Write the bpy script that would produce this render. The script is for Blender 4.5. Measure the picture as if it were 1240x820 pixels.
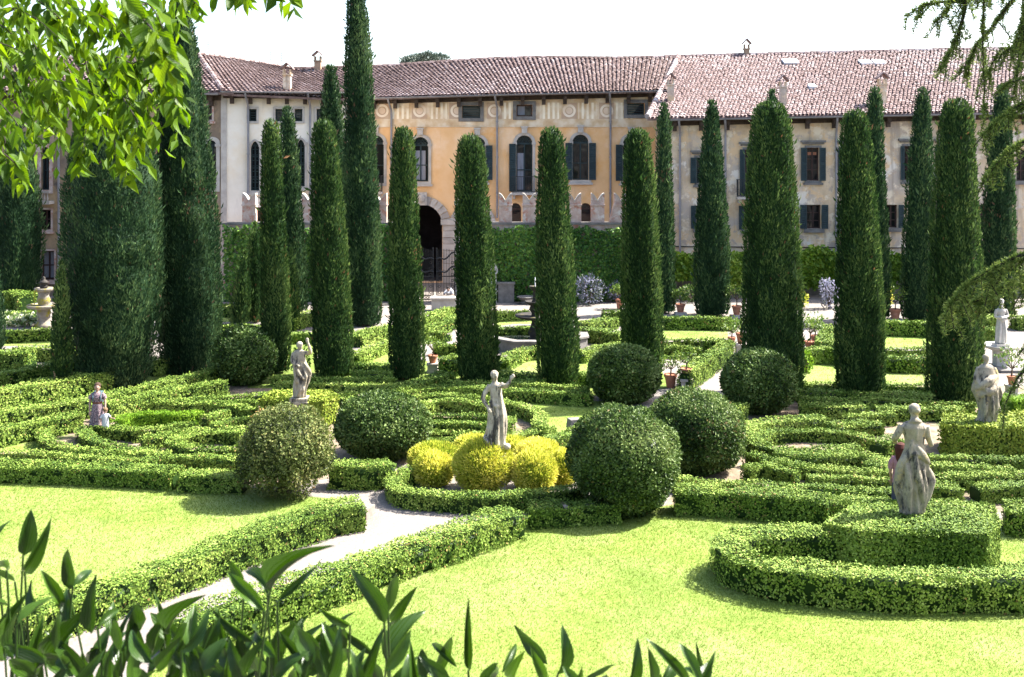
import bpy, math, random
import numpy as np
from mathutils import Vector, Matrix, Quaternion
random.seed(7)
RNG = np.random.default_rng(7)
sc = bpy.context.scene
for o in list(bpy.data.objects): bpy.data.objects.remove(o)
COL = sc.collection
R = math.radians
# ------------------------------------------------------------------ camera, sky, sun, exposure
F, H, YH, CX = 1300.0, 8.0, 185.0, 620.0       # focal length in photo pixels, eye height, horizon row, centre column
cam = bpy.data.cameras.new('camera'); camo = bpy.data.objects.new('camera', cam); COL.objects.link(camo)
camo.location = (0, 0, H); camo.rotation_euler = (R(90), 0, 0)
cam.sensor_width = 36.0; cam.lens = 36.0*F/1240.0
cam.shift_y = -(410.0-YH)/1240.0
cam.clip_start = 0.05; cam.clip_end = 2000
cam.dof.use_dof = True; cam.dof.focus_distance = 30.0; cam.dof.aperture_fstop = 10.0
sc.camera = camo
SUN_EL, SUN_AZ = R(49), R(19)                    # azimuth measured from +X towards +Y (behind the garden, to the right)
world = bpy.data.worlds.new('World'); sc.world = world; world.use_nodes = True
wn = world.node_tree; bg = wn.nodes['Background']
sky = wn.nodes.new('ShaderNodeTexSky'); sky.sky_type = 'NISHITA'; sky.sun_disc = False
sky.sun_elevation = SUN_EL; sky.sun_rotation = R(90)-SUN_AZ
sky.altitude = 50; sky.air_density = 1.0; sky.dust_density = 3.0; sky.ozone_density = 1.0
wn.links.new(sky.outputs[0], bg.inputs[0]); bg.inputs[1].default_value = 0.105
sl = bpy.data.lights.new('sun', 'SUN'); sl.energy = 5.0; sl.angle = R(0.53); sl.color = (1.0, 0.95, 0.86)
so = bpy.data.objects.new('sun', sl); COL.objects.link(so)
sd = Vector((math.cos(SUN_EL)*math.cos(SUN_AZ), math.cos(SUN_EL)*math.sin(SUN_AZ), math.sin(SUN_EL)))
so.rotation_euler = sd.to_track_quat('Z', 'Y').to_euler(); so.location = (40, 20, 60)
sc.view_settings.view_transform = 'Standard'; sc.view_settings.look = 'None'
sc.view_settings.exposure = 2.32; sc.view_settings.gamma = 1.0; sc.view_settings.use_curve_mapping = False
sc.render.engine = 'CYCLES'
sc.cycles.max_bounces = 6; sc.cycles.transmission_bounces = 4; sc.cycles.transparent_max_bounces = 6

# ------------------------------------------------------------------ helpers
def P(x, y, z=0.0):                               # where the sight line through photo pixel x,y meets height z
    d = F*(H-z)/(y-YH)
    return np.array([(x-CX)*d/F, d, z])
def at(x, y, d):                                  # the point at distance d on that sight line
    return np.array([(x-CX)*d/F, d, H-(y-YH)*d/F])
def nrm(a):
    a = np.asarray(a, float); return a/(np.linalg.norm(a, axis=-1, keepdims=True)+1e-9)
_nd = nrm(np.random.default_rng(3).normal(size=(40, 3))); _np = np.random.default_rng(4).uniform(0, 6.28, 40)
def noise(p, s, seed=0, k=6):                     # cheap smooth noise, about -1..1
    r = np.zeros(len(p))
    for i in range(k):
        j = (seed*7+i) % 40
        r += np.sin(p@_nd[j]*s*(0.7+0.13*i)+_np[j]+seed)
    return r/math.sqrt(k)/1.1
def smooth_line(pts, step):
    pts = np.asarray(pts, float)
    if len(pts) > 2:
        q = [pts[0]]
        for i in range(len(pts)-1):
            p0 = pts[max(i-1, 0)]; p1 = pts[i]; p2 = pts[i+1]; p3 = pts[min(i+2, len(pts)-1)]
            for t in np.linspace(0, 1, 9)[1:]:
                q.append(.5*((2*p1)+(-p0+p2)*t+(2*p0-5*p1+4*p2-p3)*t*t+(-p0+3*p1-3*p2+p3)*t**3))
        pts = np.array(q)
    d = np.r_[0, np.cumsum(np.linalg.norm(np.diff(pts, axis=0), axis=1))]
    n = max(2, int(d[-1]/step)+1); s = np.linspace(0, d[-1], n)
    return np.stack([np.interp(s, d, pts[:, i]) for i in range(pts.shape[1])], 1)

class MB:
    def __init__(s): s.V = []; s.F = []; s.M = []; s.A = []; s.n = 0
    def add(s, v, f, mat=0, a=.5):
        v = np.asarray(v, float).reshape(-1, 3)
        if isinstance(f, np.ndarray): groups = [f]
        else:
            by = {}
            for q in f: by.setdefault(len(q), []).append(q)
            groups = [np.array(g) for g in by.values()]
        for g in groups:
            s.F.append(g+s.n); s.M.append(np.full(len(g), mat))
            s.A.append(np.asarray(a, float) if np.ndim(a) else np.full(len(g), float(a)))
        s.V.append(v); s.n += len(v); return s
    def box(s, c, d, rz=0, mat=0, a=.5, taper=1.0, top=None):
        x, y, z = d[0]/2, d[1]/2, d[2]/2; t = taper
        v = np.array([(-x,-y,-z),(x,-y,-z),(x,y,-z),(-x,y,-z),(-x*t,-y*t,z),(x*t,-y*t,z),(x*t,y*t,z),(-x*t,y*t,z)])
        cz, sz = math.cos(rz), math.sin(rz)
        v = np.c_[v[:,0]*cz-v[:,1]*sz, v[:,0]*sz+v[:,1]*cz, v[:,2]]+np.asarray(c, float)
        return s.hexa(v, mat, a)
    def hexa(s, v, mat=0, a=.5):
        return s.add(v, np.array([(0,3,2,1),(4,5,6,7),(0,1,5,4),(1,2,6,5),(2,3,7,6),(3,0,4,7)]), mat, a)
    def tube(s, pts, rad, n=7, mat=0, a=.5, flat=None, cap=True):
        pts = np.asarray(pts, float); m = len(pts); rad = np.broadcast_to(np.asarray(rad, float), (m,))
        tg = nrm(np.gradient(pts, axis=0)); V = []
        ref = np.array([0, 0, 1.]) if abs(tg[0][2]) < .9 else np.array([1., 0, 0])
        u = nrm(np.cross(tg[0], ref)[None])[0]
        th = np.arange(n)*2*math.pi/n
        for i in range(m):
            u = u-tg[i]*(u@tg[i]); u = u/(np.linalg.norm(u)+1e-9); w = np.cross(tg[i], u)
            V.append(pts[i]+rad[i]*(np.cos(th)[:,None]*u+np.sin(th)[:,None]*w))
        return s.loft(V, mat, a, cap)
    def loft(s, rings, mat=0, a=.5, cap=True):
        n = len(rings[0]); m = len(rings); f = []
        for i in range(m-1):
            for j in range(n): f.append((i*n+j, i*n+(j+1) % n, (i+1)*n+(j+1) % n, (i+1)*n+j))
        if cap: f.append(tuple(range(n))[::-1]); f.append(tuple((m-1)*n+j for j in range(n)))
        return s.add(np.concatenate(rings), f, mat, a)
    def lathe(s, prof, c=(0,0,0), n=20, mat=0, a=.5, rot=0):
        th = np.arange(n)*2*math.pi/n+rot; c = np.asarray(c, float)
        return s.loft([np.c_[np.cos(th)*r, np.sin(th)*r, np.full(n, z)]+c for r, z in prof], mat, a)
    def ell(s, c, r, n=12, m=8, mat=0, a=.5):
        th = np.arange(n)*2*math.pi/n; R_ = []
        for i in range(1, m):
            p = math.pi*i/m
            R_.append(np.c_[np.cos(th)*math.sin(p)*r[0], np.sin(th)*math.sin(p)*r[1], np.full(n, -math.cos(p)*r[2])]+np.asarray(c))
        return s.loft(R_, mat, a)
    def leaves(s, p, N, L, W, up=.3, out=.5, spread=.7, mat=0, a=.5, axis=None, cup=.12):
        n = len(p); L = np.broadcast_to(L, (n,))[:,None]; W = np.broadcast_to(W, (n,))[:,None]; cup = np.broadcast_to(cup, (n,))[:,None]
        nr = nrm(N+(spread[:,None] if np.ndim(spread) else spread)*RNG.normal(size=(n,3)))
        if axis is None:
            ax = RNG.normal(size=(n,3))*.8+np.array([0,0,up]); ax = nrm(ax-nr*((ax*nr).sum(1)*(.85 if out < .1 else .3))[:,None]+out*N)
        else: ax = nrm(axis)
        sd_ = nrm(np.cross(ax, nr)); nn = np.cross(sd_, ax)
        v = np.stack([p, p+ax*L*.45+sd_*W*.5+nn*L*cup, p+ax*L, p+ax*L*.45-sd_*W*.5+nn*L*cup], 1).reshape(-1,3)
        f = np.arange(n*4).reshape(n,4)
        return s.add(v, f, mat, a if np.ndim(a) else np.full(n, a))
    def build(s, name, mats, root=None, parent=None, smooth=False, origin=None):
        V = np.concatenate(s.V).astype(np.float32)
        org = np.zeros(3)
        if root is not None: org = np.array(root.location)
        elif origin is not None: org = np.asarray(origin, float)
        V = V-org.astype(np.float32)
        me = bpy.data.meshes.new(name)
        tot = np.concatenate([np.full(len(f), f.shape[1]) for f in s.F]); lv = np.concatenate([f.ravel() for f in s.F])
        st = np.r_[0, np.cumsum(tot)[:-1]]
        me.vertices.add(len(V)); me.vertices.foreach_set('co', V.ravel())
        me.loops.add(len(lv)); me.loops.foreach_set('vertex_index', lv.astype(np.int32))
        me.polygons.add(len(tot)); me.polygons.foreach_set('loop_start', st.astype(np.int32)); me.polygons.foreach_set('loop_total', tot.astype(np.int32))
        me.polygons.foreach_set('material_index', np.concatenate(s.M).astype(np.int32))
        me.polygons.foreach_set('use_smooth', np.full(len(tot), smooth))
        at_ = me.attributes.new('v', 'FLOAT', 'FACE'); at_.data.foreach_set('value', np.concatenate(s.A).astype(np.float32))
        me.update(calc_edges=True)
        for m in (mats if isinstance(mats, (list, tuple)) else [mats]): me.materials.append(m)
        o = bpy.data.objects.new(name, me); COL.objects.link(o)
        if parent is not None: o.parent = parent
        elif root is not None: o.parent = root
        else: o.location = org
        return o
def thing(name, label, cat, loc=(0,0,0), group=None):
    o = bpy.data.objects.new(name, None); COL.objects.link(o); o.empty_display_size = .3
    o.location = [float(c) for c in loc]; return tag(o, label, cat, group)
def tag(o, label=None, cat=None, group=None, kind=None):
    if label: o['label'] = label
    if cat: o['category'] = cat
    if group: o['group'] = group
    if kind: o['kind'] = kind
    return o
def remeshed(o, vox, smooth=4, fac=.5):           # weld the overlapping pieces of one body into a continuous skin
    m = o.modifiers.new('weld', 'REMESH'); m.mode = 'VOXEL'; m.voxel_size = vox; m.use_smooth_shade = True
    s = o.modifiers.new('soft', 'SMOOTH'); s.factor = fac; s.iterations = smooth
    dg = bpy.context.evaluated_depsgraph_get(); me = bpy.data.meshes.new_from_object(o.evaluated_get(dg))
    mats = list(o.data.materials); o.modifiers.clear(); o.data = me
    me.materials.clear(); [me.materials.append(x) for x in mats]
    me.polygons.foreach_set('material_index', np.zeros(len(me.polygons), np.int32))
    return o

# ------------------------------------------------------------------ materials
def newmat(name):
    m = bpy.data.materials.new(name); m.use_nodes = True
    nt = m.node_tree; nt.nodes.clear(); return m, nt, nt.nodes, nt.links
def N_(nd, t, **k):
    n = nd.new(t)
    for a, b in k.items(): setattr(n, a, b)
    return n
def ramp(nd, lk, fac, stops):
    r = nd.new('ShaderNodeValToRGB'); e = r.color_ramp.elements
    while len(e) > 1: e.remove(e[0])
    e[0].position = stops[0][0]; e[0].color = (*stops[0][1], 1)
    for p, c in stops[1:]:
        q = e.new(p); q.color = (*c, 1)
    if fac is not None: lk.new(fac, r.inputs[0])
    return r
def leafmat(name, cols, trans=.35, rough=.5, spec=.35, tcol=None, veins=None, brown=None):
    m, nt, nd, lk = newmat(name)
    at_ = N_(nd, 'ShaderNodeAttribute', attribute_name='v')
    r = ramp(nd, lk, at_.outputs['Fac'], [((.94 if brown else 1)*i/(len(cols)-1), c) for i, c in enumerate(cols)]+([(1.0, brown)] if brown else []))
    b = N_(nd, 'ShaderNodeBsdfPrincipled'); b.inputs['Roughness'].default_value = rough; b.inputs['Specular IOR Level'].default_value = spec
    lk.new(r.outputs[0], b.inputs['Base Color'])
    t = N_(nd, 'ShaderNodeBsdfTranslucent')
    if veins:                                      # midrib and side veins as fine relief, in the leaf's own coordinates
        tc = N_(nd, 'ShaderNodeTexCoord'); sp = N_(nd, 'ShaderNodeSeparateXYZ'); lk.new(tc.outputs['Object'], sp.inputs[0])
        def mt(op, a, b_=None):
            q = N_(nd, 'ShaderNodeMath', operation=op)
            for i, v in enumerate((a, b_)):
                if v is None: continue
                if isinstance(v, (int, float)): q.inputs[i].default_value = v
                else: lk.new(v, q.inputs[i])
            return q.outputs[0]
        ax = mt('ABSOLUTE', sp.outputs[0]); arg = mt('MULTIPLY', sp.outputs[0], 55.0) if veins == 'par' else mt('MULTIPLY', mt('SUBTRACT', sp.outputs[1], mt('MULTIPLY', ax, .9)), 52.0)
        hh = mt('ADD', mt('MULTIPLY', mt('SINE', arg), .25), mt('MULTIPLY', mt('LESS_THAN', ax, .022), -1.0))
        bp = N_(nd, 'ShaderNodeBump'); bp.inputs['Strength'].default_value = .35; bp.inputs['Distance'].default_value = .004; lk.new(hh, bp.inputs['Height']); lk.new(bp.outputs[0], b.inputs['Normal']); lk.new(bp.outputs[0], t.inputs['Normal'])
    if tcol:
        mx = N_(nd, 'ShaderNodeMix', data_type='RGBA', blend_type='MULTIPLY'); mx.inputs[0].default_value = 1
        lk.new(r.outputs[0], mx.inputs[6]); mx.inputs[7].default_value = (*tcol, 1); lk.new(mx.outputs[2], t.inputs[0])
    else: lk.new(r.outputs[0], t.inputs[0])
    x = N_(nd, 'ShaderNodeMixShader'); x.inputs[0].default_value = trans
    lk.new(b.outputs[0], x.inputs[1]); lk.new(t.outputs[0], x.inputs[2])
    o = N_(nd, 'ShaderNodeOutputMaterial'); lk.new(x.outputs[0], o.inputs[0]); return m
def surf(name, cols, scale=1.0, detail=6, rough=.8, bump=.0, bscale=None, bdist=.02, attr=0.0, spots=None, metal=0, stretch=(1,1,1), spec=.3):
    """noise-driven colour with an optional second layer of spots (colour, scale, threshold low/high) and relief"""
    m, nt, nd, lk = newmat(name)
    tc = N_(nd, 'ShaderNodeTexCoord'); mp = N_(nd, 'ShaderNodeMapping'); mp.inputs['Scale'].default_value = stretch
    lk.new(tc.outputs['Object'], mp.inputs[0])
    n = N_(nd, 'ShaderNodeTexNoise'); n.inputs['Scale'].default_value = scale; n.inputs['Detail'].default_value = detail; n.inputs['Roughness'].default_value = .62
    lk.new(mp.outputs[0], n.inputs['Vector'])
    fac = n.outputs['Fac']
    if attr:
        at_ = N_(nd, 'ShaderNodeAttribute', attribute_name='v')
        ma = N_(nd, 'ShaderNodeMath', operation='SUBTRACT'); lk.new(at_.outputs['Fac'], ma.inputs[0]); ma.inputs[1].default_value = .5
        mb = N_(nd, 'ShaderNodeMath', operation='MULTIPLY_ADD'); lk.new(ma.outputs[0], mb.inputs[0]); mb.inputs[1].default_value = attr; lk.new(fac, mb.inputs[2]); fac = mb.outputs[0]
    k = len(cols)
    r = ramp(nd, lk, fac, [(.28+.44*i/max(1, k-1), c) for i, c in enumerate(cols)])
    col = r.outputs[0]
    for sp in (spots or []):
        c, ss, lo, hi = sp[:4]
        q = N_(nd, 'ShaderNodeTexNoise'); q.inputs['Scale'].default_value = ss; q.inputs['Detail'].default_value = 8; q.inputs['Roughness'].default_value = .65
        mp2 = N_(nd, 'ShaderNodeMapping'); mp2.inputs['Location'].default_value = (3.1*ss, 7.7, 1.3+lo); mp2.inputs['Scale'].default_value = sp[4] if len(sp) > 4 else (1,1,1)
        lk.new(tc.outputs['Object'], mp2.inputs[0]); lk.new(mp2.outputs[0], q.inputs['Vector'])
        mr = N_(nd, 'ShaderNodeMapRange'); mr.inputs[1].default_value = lo; mr.inputs[2].default_value = hi; lk.new(q.outputs['Fac'], mr.inputs[0])
        mx = N_(nd, 'ShaderNodeMix', data_type='RGBA'); lk.new(mr.outputs[0], mx.inputs[0]); lk.new(col, mx.inputs[6]); mx.inputs[7].default_value = (*c, 1); col = mx.outputs[2]
    b = N_(nd, 'ShaderNodeBsdfPrincipled'); b.inputs['Roughness'].default_value = rough; b.inputs['Metallic'].default_value = metal; b.inputs['Specular IOR Level'].default_value = spec
    lk.new(col, b.inputs['Base Color'])
    if bump:
        q = N_(nd, 'ShaderNodeTexNoise'); q.inputs['Scale'].default_value = bscale or scale*4; q.inputs['Detail'].default_value = 6
        lk.new(tc.outputs['Object'], q.inputs['Vector'])
        bp = N_(nd, 'ShaderNodeBump'); bp.inputs['Strength'].default_value = bump; bp.inputs['Distance'].default_value = bdist
        lk.new(q.outputs['Fac'], bp.inputs['Height']); lk.new(bp.outputs[0], b.inputs['Normal'])
    o = N_(nd, 'ShaderNodeOutputMaterial'); lk.new(b.outputs[0], o.inputs[0]); return m

BOX = leafmat('box_hedge_leaf', [(0.0133,0.0342,0.0055),(0.0589,0.1121,0.0143),(0.1568,0.2327,0.0374),(0.285,0.3515,0.0825)], .06, .6, .12, brown=(.24,.17,.06))
BOXY = leafmat('young_hedge_leaf', [(.04,.10,.008),(.11,.22,.012),(.21,.33,.03)], .25, .6, .12)
CLIP = leafmat('clipped_yew_leaf', [(.025,.05,.008),(.14,.20,.02),(.32,.35,.06)], .06, .6, .12)
BALL = leafmat('ball_box_leaf', [(0.0095,0.0247,0.00475),(0.0361,0.0741,0.01235),(0.095,0.152,0.03325),(0.19,0.247,0.08075)], .2, .5, .2, brown=(.16,.125,.05))
BALLO = leafmat('olive_box_leaf', [(.025,.035,.010),(.065,.09,.018),(.12,.155,.04),(.19,.21,.07),(.30,.18,.06)], .25, .55, .2)
YEL = leafmat('golden_conifer_leaf', [(0.1045,0.1657,0.01432),(0.3135,0.3697,0.0358),(0.5615,0.548,0.07876),(0.7574,0.6756,0.1718)], .3, .6, .12)
CYP = leafmat('clipped_cypress_leaf', [(0.0102,0.02806,0.009197),(0.02859,0.06548,0.01577),(0.07148,0.1216,0.03154),(0.1532,0.2152,0.05912)], .25, .6, .12, brown=(.16,.085,.04))
CYB = leafmat('blue_cypress_leaf', [(0.009851,0.02819,0.0117),(0.02409,0.05637,0.02224),(0.05255,0.09759,0.03511),(0.104,0.1572,0.05852)], .22, .6, .12, brown=(.12,.075,.045))
IVY = leafmat('ivy_leaf', [(0.01792,0.0616,0.01344),(0.0504,0.1344,0.0224),(0.112,0.224,0.0336),(0.224,0.336,0.056)], .25, .45, .3)
VINE = leafmat('vine_leaf', [(.04,.11,.008),(.13,.24,.018),(.26,.36,.04)], .4)
LEMON = leafmat('lemon_leaf', [(.03,.08,.012),(.09,.16,.02),(.2,.27,.05)], .35)
GRASS = leafmat('grass_blade', [(0.1179,0.1727,0.02318),(0.1473,0.2032,0.03313),(0.18,0.2303,0.04636)], .5, .6, .1)
FLOW = leafmat('lavender_flower', [(0.042,0.063,0.035),(0.098,0.119,0.105),(0.21,0.217,0.315),(0.35,0.35,0.462)], .3)
WFLOW = leafmat('white_flower', [(.03,.08,.012),(.10,.17,.03),(.6,.6,.42)], .3)
TREE = leafmat('hackberry_leaf', [(.022,.055,.004),(.055,.115,.005),(.12,.20,.008)], .5, .45, .15, (1.5,1.4,.25), 'pin')
LAUREL = leafmat('laurel_leaf', [(0.01056,0.0264,0.0044),(0.01936,0.04576,0.00616),(0.044,0.0924,0.0088)], .25, .3, .3, (1.6,1.7,.4), 'par')
CEDAR = leafmat('cedar_needle', [(.05,.09,.016),(.13,.19,.035),(.28,.34,.08)], .3, .6, .12)
PINE = leafmat('far_pine_leaf', [(.05,.08,.06),(.09,.12,.09),(.13,.16,.12)], .1)
GRAVEL = surf('gravel', [(0.1181,0.1024,0.09056),(0.1614,0.1433,0.1299),(0.2048,0.185,0.1694)], 14, 10, .95, .5, 45, .02, spots=[((0.1181,0.0945,0.07481),.5,.52,.72),((0.252,0.2363,0.2205),30,.56,.66)])
SOIL = surf('maze_soil', [(.09,.065,.045),(.17,.13,.09),(.26,.21,.16)], 3, 10, .95, .6, 30, .03, spots=[((.05,.08,.02),1.1,.52,.66)])
LAWN = surf('lawn', [(0.1146,0.1694,0.0212),(0.1408,0.1965,0.03179),(0.1703,0.2202,0.04967)], 1.2, 12, .9, .4, 60, .012, spots=[((0.1964,0.2303,0.07949),.22,.46,.70),((0.09161,0.1525,0.0159),.4,.50,.70),((0.1047,0.1592,0.01988),22,.62,.80)])
ROUGH = surf('rough_grass', [(.06,.10,.012),(.10,.15,.02),(.17,.17,.05)], 4, 10, .95, .7, 50, .03)
ORANGE = surf('ochre_stucco', [(0.5832,0.3263,0.135),(0.6804,0.4121,0.2025),(0.7344,0.4808,0.27)], .5, 12, .9, .3, 14, .012, spots=[((0.756,0.561,0.3915),.25,.5,.68),((0.6696,0.3434,0.108),.6,.56,.7),((0.432,0.2748,0.162),1.3,.6,.74,(1.5,1.5,.12))])
CREAM = surf('cream_stucco', [(0.5779,0.5003,0.4106),(0.7113,0.6368,0.536),(0.8002,0.739,0.6501)], .4, 10, .9, .25, 14, .01, spots=[((0.689,0.5458,0.3764),.3,.5,.7),((0.4668,0.4207,0.3764),.7,.6,.75,(1,1,.25))])
BEIGE = surf('flaking_beige_stucco', [(.40,.285,.18),(.54,.41,.275),(.66,.53,.38)], .9, 13, .92, .6, 8, .03, spots=[((.42,.35,.29),.4,.49,.60),((.60,.42,.25),.9,.52,.58),((.66,.55,.41),1.3,.53,.60),((.42,.33,.26),1.7,.56,.60),((.64,.57,.49),.6,.60,.64),((.28,.225,.18),.9,.56,.68,(1.8,1.8,.12))])
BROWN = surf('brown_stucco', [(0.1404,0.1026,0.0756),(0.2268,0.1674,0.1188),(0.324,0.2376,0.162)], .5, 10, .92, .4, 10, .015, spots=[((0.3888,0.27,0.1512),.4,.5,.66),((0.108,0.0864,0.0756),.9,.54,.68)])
STONE = surf('pale_stone', [(0.2916,0.2592,0.2322),(0.3888,0.351,0.3132),(0.4644,0.4212,0.378)], 2, 8, .85, .4, 20, .01, attr=.6)
PINK = surf('pink_brick_stone', [(.30,.20,.165),(.40,.30,.26),(.48,.41,.37)], 2.5, 10, .9, .6, 9, .03, spots=[((.36,.17,.12),3,.54,.62),((.5,.46,.43),2,.56,.66)])
GREYSTONE = surf('grey_stone', [(0.09,0.0825,0.07875),(0.1425,0.1335,0.126),(0.195,0.1837,0.1725)], 3, 10, .9, .5, 20, .02)
STATUE = surf('weathered_marble', [(0.1852,0.156,0.1121),(0.3217,0.2778,0.2097),(0.4095,0.3608,0.2828),(0.4582,0.4095,0.3315)], 5, 10, .85, .7, 40, .015, spots=[((0.05363,0.04875,0.04388),4.5,.52,.60,(1.5,1.5,.45)),((0.4485,0.312,0.1365),3.2,.58,.68,(1,1,.6))])
STATUED = surf('darker_marble', [(0.1594,0.1359,0.09844),(0.2625,0.2296,0.1734),(0.3562,0.3141,0.2438)], 5, 10, .88, .7, 40, .015, spots=[((0.04688,0.04406,0.04031),4.2,.52,.61,(1.5,1.5,.5)),((0.3937,0.3094,0.1313),3.2,.58,.68)])
STATUEW = surf('pale_marble', [(0.288,0.27,0.252),(0.378,0.36,0.333),(0.45,0.432,0.405)], 5, 8, .8, .3, 26, .01, spots=[((0.27,0.252,0.225),4.5,.58,.7)])
FOUNT = surf('fountain_stone', [(0.01513,0.01271,0.0115),(0.02571,0.02178,0.01936),(0.04235,0.0363,0.03176)], 4, 10, .8, .5, 20, .015, spots=[((0.0968,0.08167,0.01513),2.6,.56,.66)])
FOUNT2 = surf('mossy_fountain_stone', [(.10,.09,.08),(.17,.15,.125),(.24,.215,.18)], 4, 10, .85, .5, 20, .015, spots=[((.20,.175,.02),2.2,.5,.6)])
TERRA = surf('terracotta', [(0.3,0.1125,0.06375),(0.375,0.1537,0.09),(0.42,0.2175,0.15)], 6, 8, .85, .3, 30, .006)
def tilemat(name, cols):
    m = surf(name, cols, 2.0, 8, .9, .3, 12, .01, attr=.42); return m
TILE = tilemat('old_roof_tile', [(0.08675,0.05683,0.05142),(0.1379,0.09298,0.0857),(0.1786,0.126,0.12),(0.2246,0.1704,0.1659),(0.296,0.2479,0.2465)])
TILE2 = tilemat('pink_roof_tile', [(0.1243,0.08244,0.07858),(0.1686,0.1164,0.1138),(0.2041,0.1503,0.1498),(0.2352,0.1891,0.1912),(0.284,0.2619,0.2688)])
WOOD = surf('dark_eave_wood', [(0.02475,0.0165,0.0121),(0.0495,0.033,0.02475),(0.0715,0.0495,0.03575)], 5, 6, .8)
SHUT = surf('dark_green_shutter', [(.010,.022,.026),(.016,.032,.036),(.024,.042,.046)], 3, 5, .6)
FRAME = surf('brown_window_frame', [(.035,.018,.015),(.06,.03,.025)], 4, 4, .6)
METAL = surf('zinc_gutter', [(.17,.165,.18),(.25,.245,.26)], 2, 4, .5, metal=.3)
IRON = surf('black_iron', [(.012,.012,.013),(.028,.028,.03)], 8, 4, .55)
BARK = surf('bark', [(.05,.035,.025),(.10,.075,.055),(.16,.12,.09)], 8, 8, .95, .8, 20, .03, stretch=(1,1,.25))
TWIG = surf('twig_bark', [(.010,.007,.005),(.025,.017,.012)], 20, 4, .9)
STAKE = surf('stake_wood', [(.30,.17,.10),(.42,.26,.16)], 6, 6, .9)
EDGE = surf('weathered_edging', [(.12,.10,.085),(.22,.19,.165)], 6, 6, .9, .5, 20, .02)
WHITE = surf('white_paint', [(.62,.62,.63),(.74,.74,.75)], 3, 3, .5)
CURT = surf('pale_curtain', [(.16,.17,.2),(.26,.27,.31)], 3, 3, .8, stretch=(6,6,.5))
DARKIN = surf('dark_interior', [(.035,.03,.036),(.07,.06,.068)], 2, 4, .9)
def glass():
    m, nt, nd, lk = newmat('window_glass'); b = N_(nd, 'ShaderNodeBsdfPrincipled'); b.inputs['Base Color'].default_value = (.014,.013,.015,1)
    b.inputs['Roughness'].default_value = .06; b.inputs['Specular IOR Level'].default_value = .5
    n = N_(nd, 'ShaderNodeTexNoise'); n.inputs['Scale'].default_value = .9; tc = N_(nd, 'ShaderNodeTexCoord'); lk.new(tc.outputs['Object'], n.inputs['Vector'])
    bp = N_(nd, 'ShaderNodeBump'); bp.inputs['Strength'].default_value = .12; bp.inputs['Distance'].default_value = .2; lk.new(n.outputs['Fac'], bp.inputs['Height']); lk.new(bp.outputs[0], b.inputs['Normal'])
    o = N_(nd, 'ShaderNodeOutputMaterial'); lk.new(b.outputs[0], o.inputs[0]); return m
GLASS = glass()
def water():
    m, nt, nd, lk = newmat('pool_water'); b = N_(nd, 'ShaderNodeBsdfPrincipled'); b.inputs['Base Color'].default_value = (.05,.06,.05,1); b.inputs['Roughness'].default_value = .04
    n = N_(nd, 'ShaderNodeTexNoise'); n.inputs['Scale'].default_value = 6; bp = N_(nd, 'ShaderNodeBump'); bp.inputs['Strength'].default_value = .2; bp.inputs['Distance'].default_value = .05
    lk.new(n.outputs['Fac'], bp.inputs['Height']); lk.new(bp.outputs[0], b.inputs['Normal'])
    o = N_(nd, 'ShaderNodeOutputMaterial'); lk.new(b.outputs[0], o.inputs[0]); return m
WATER = water()
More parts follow.
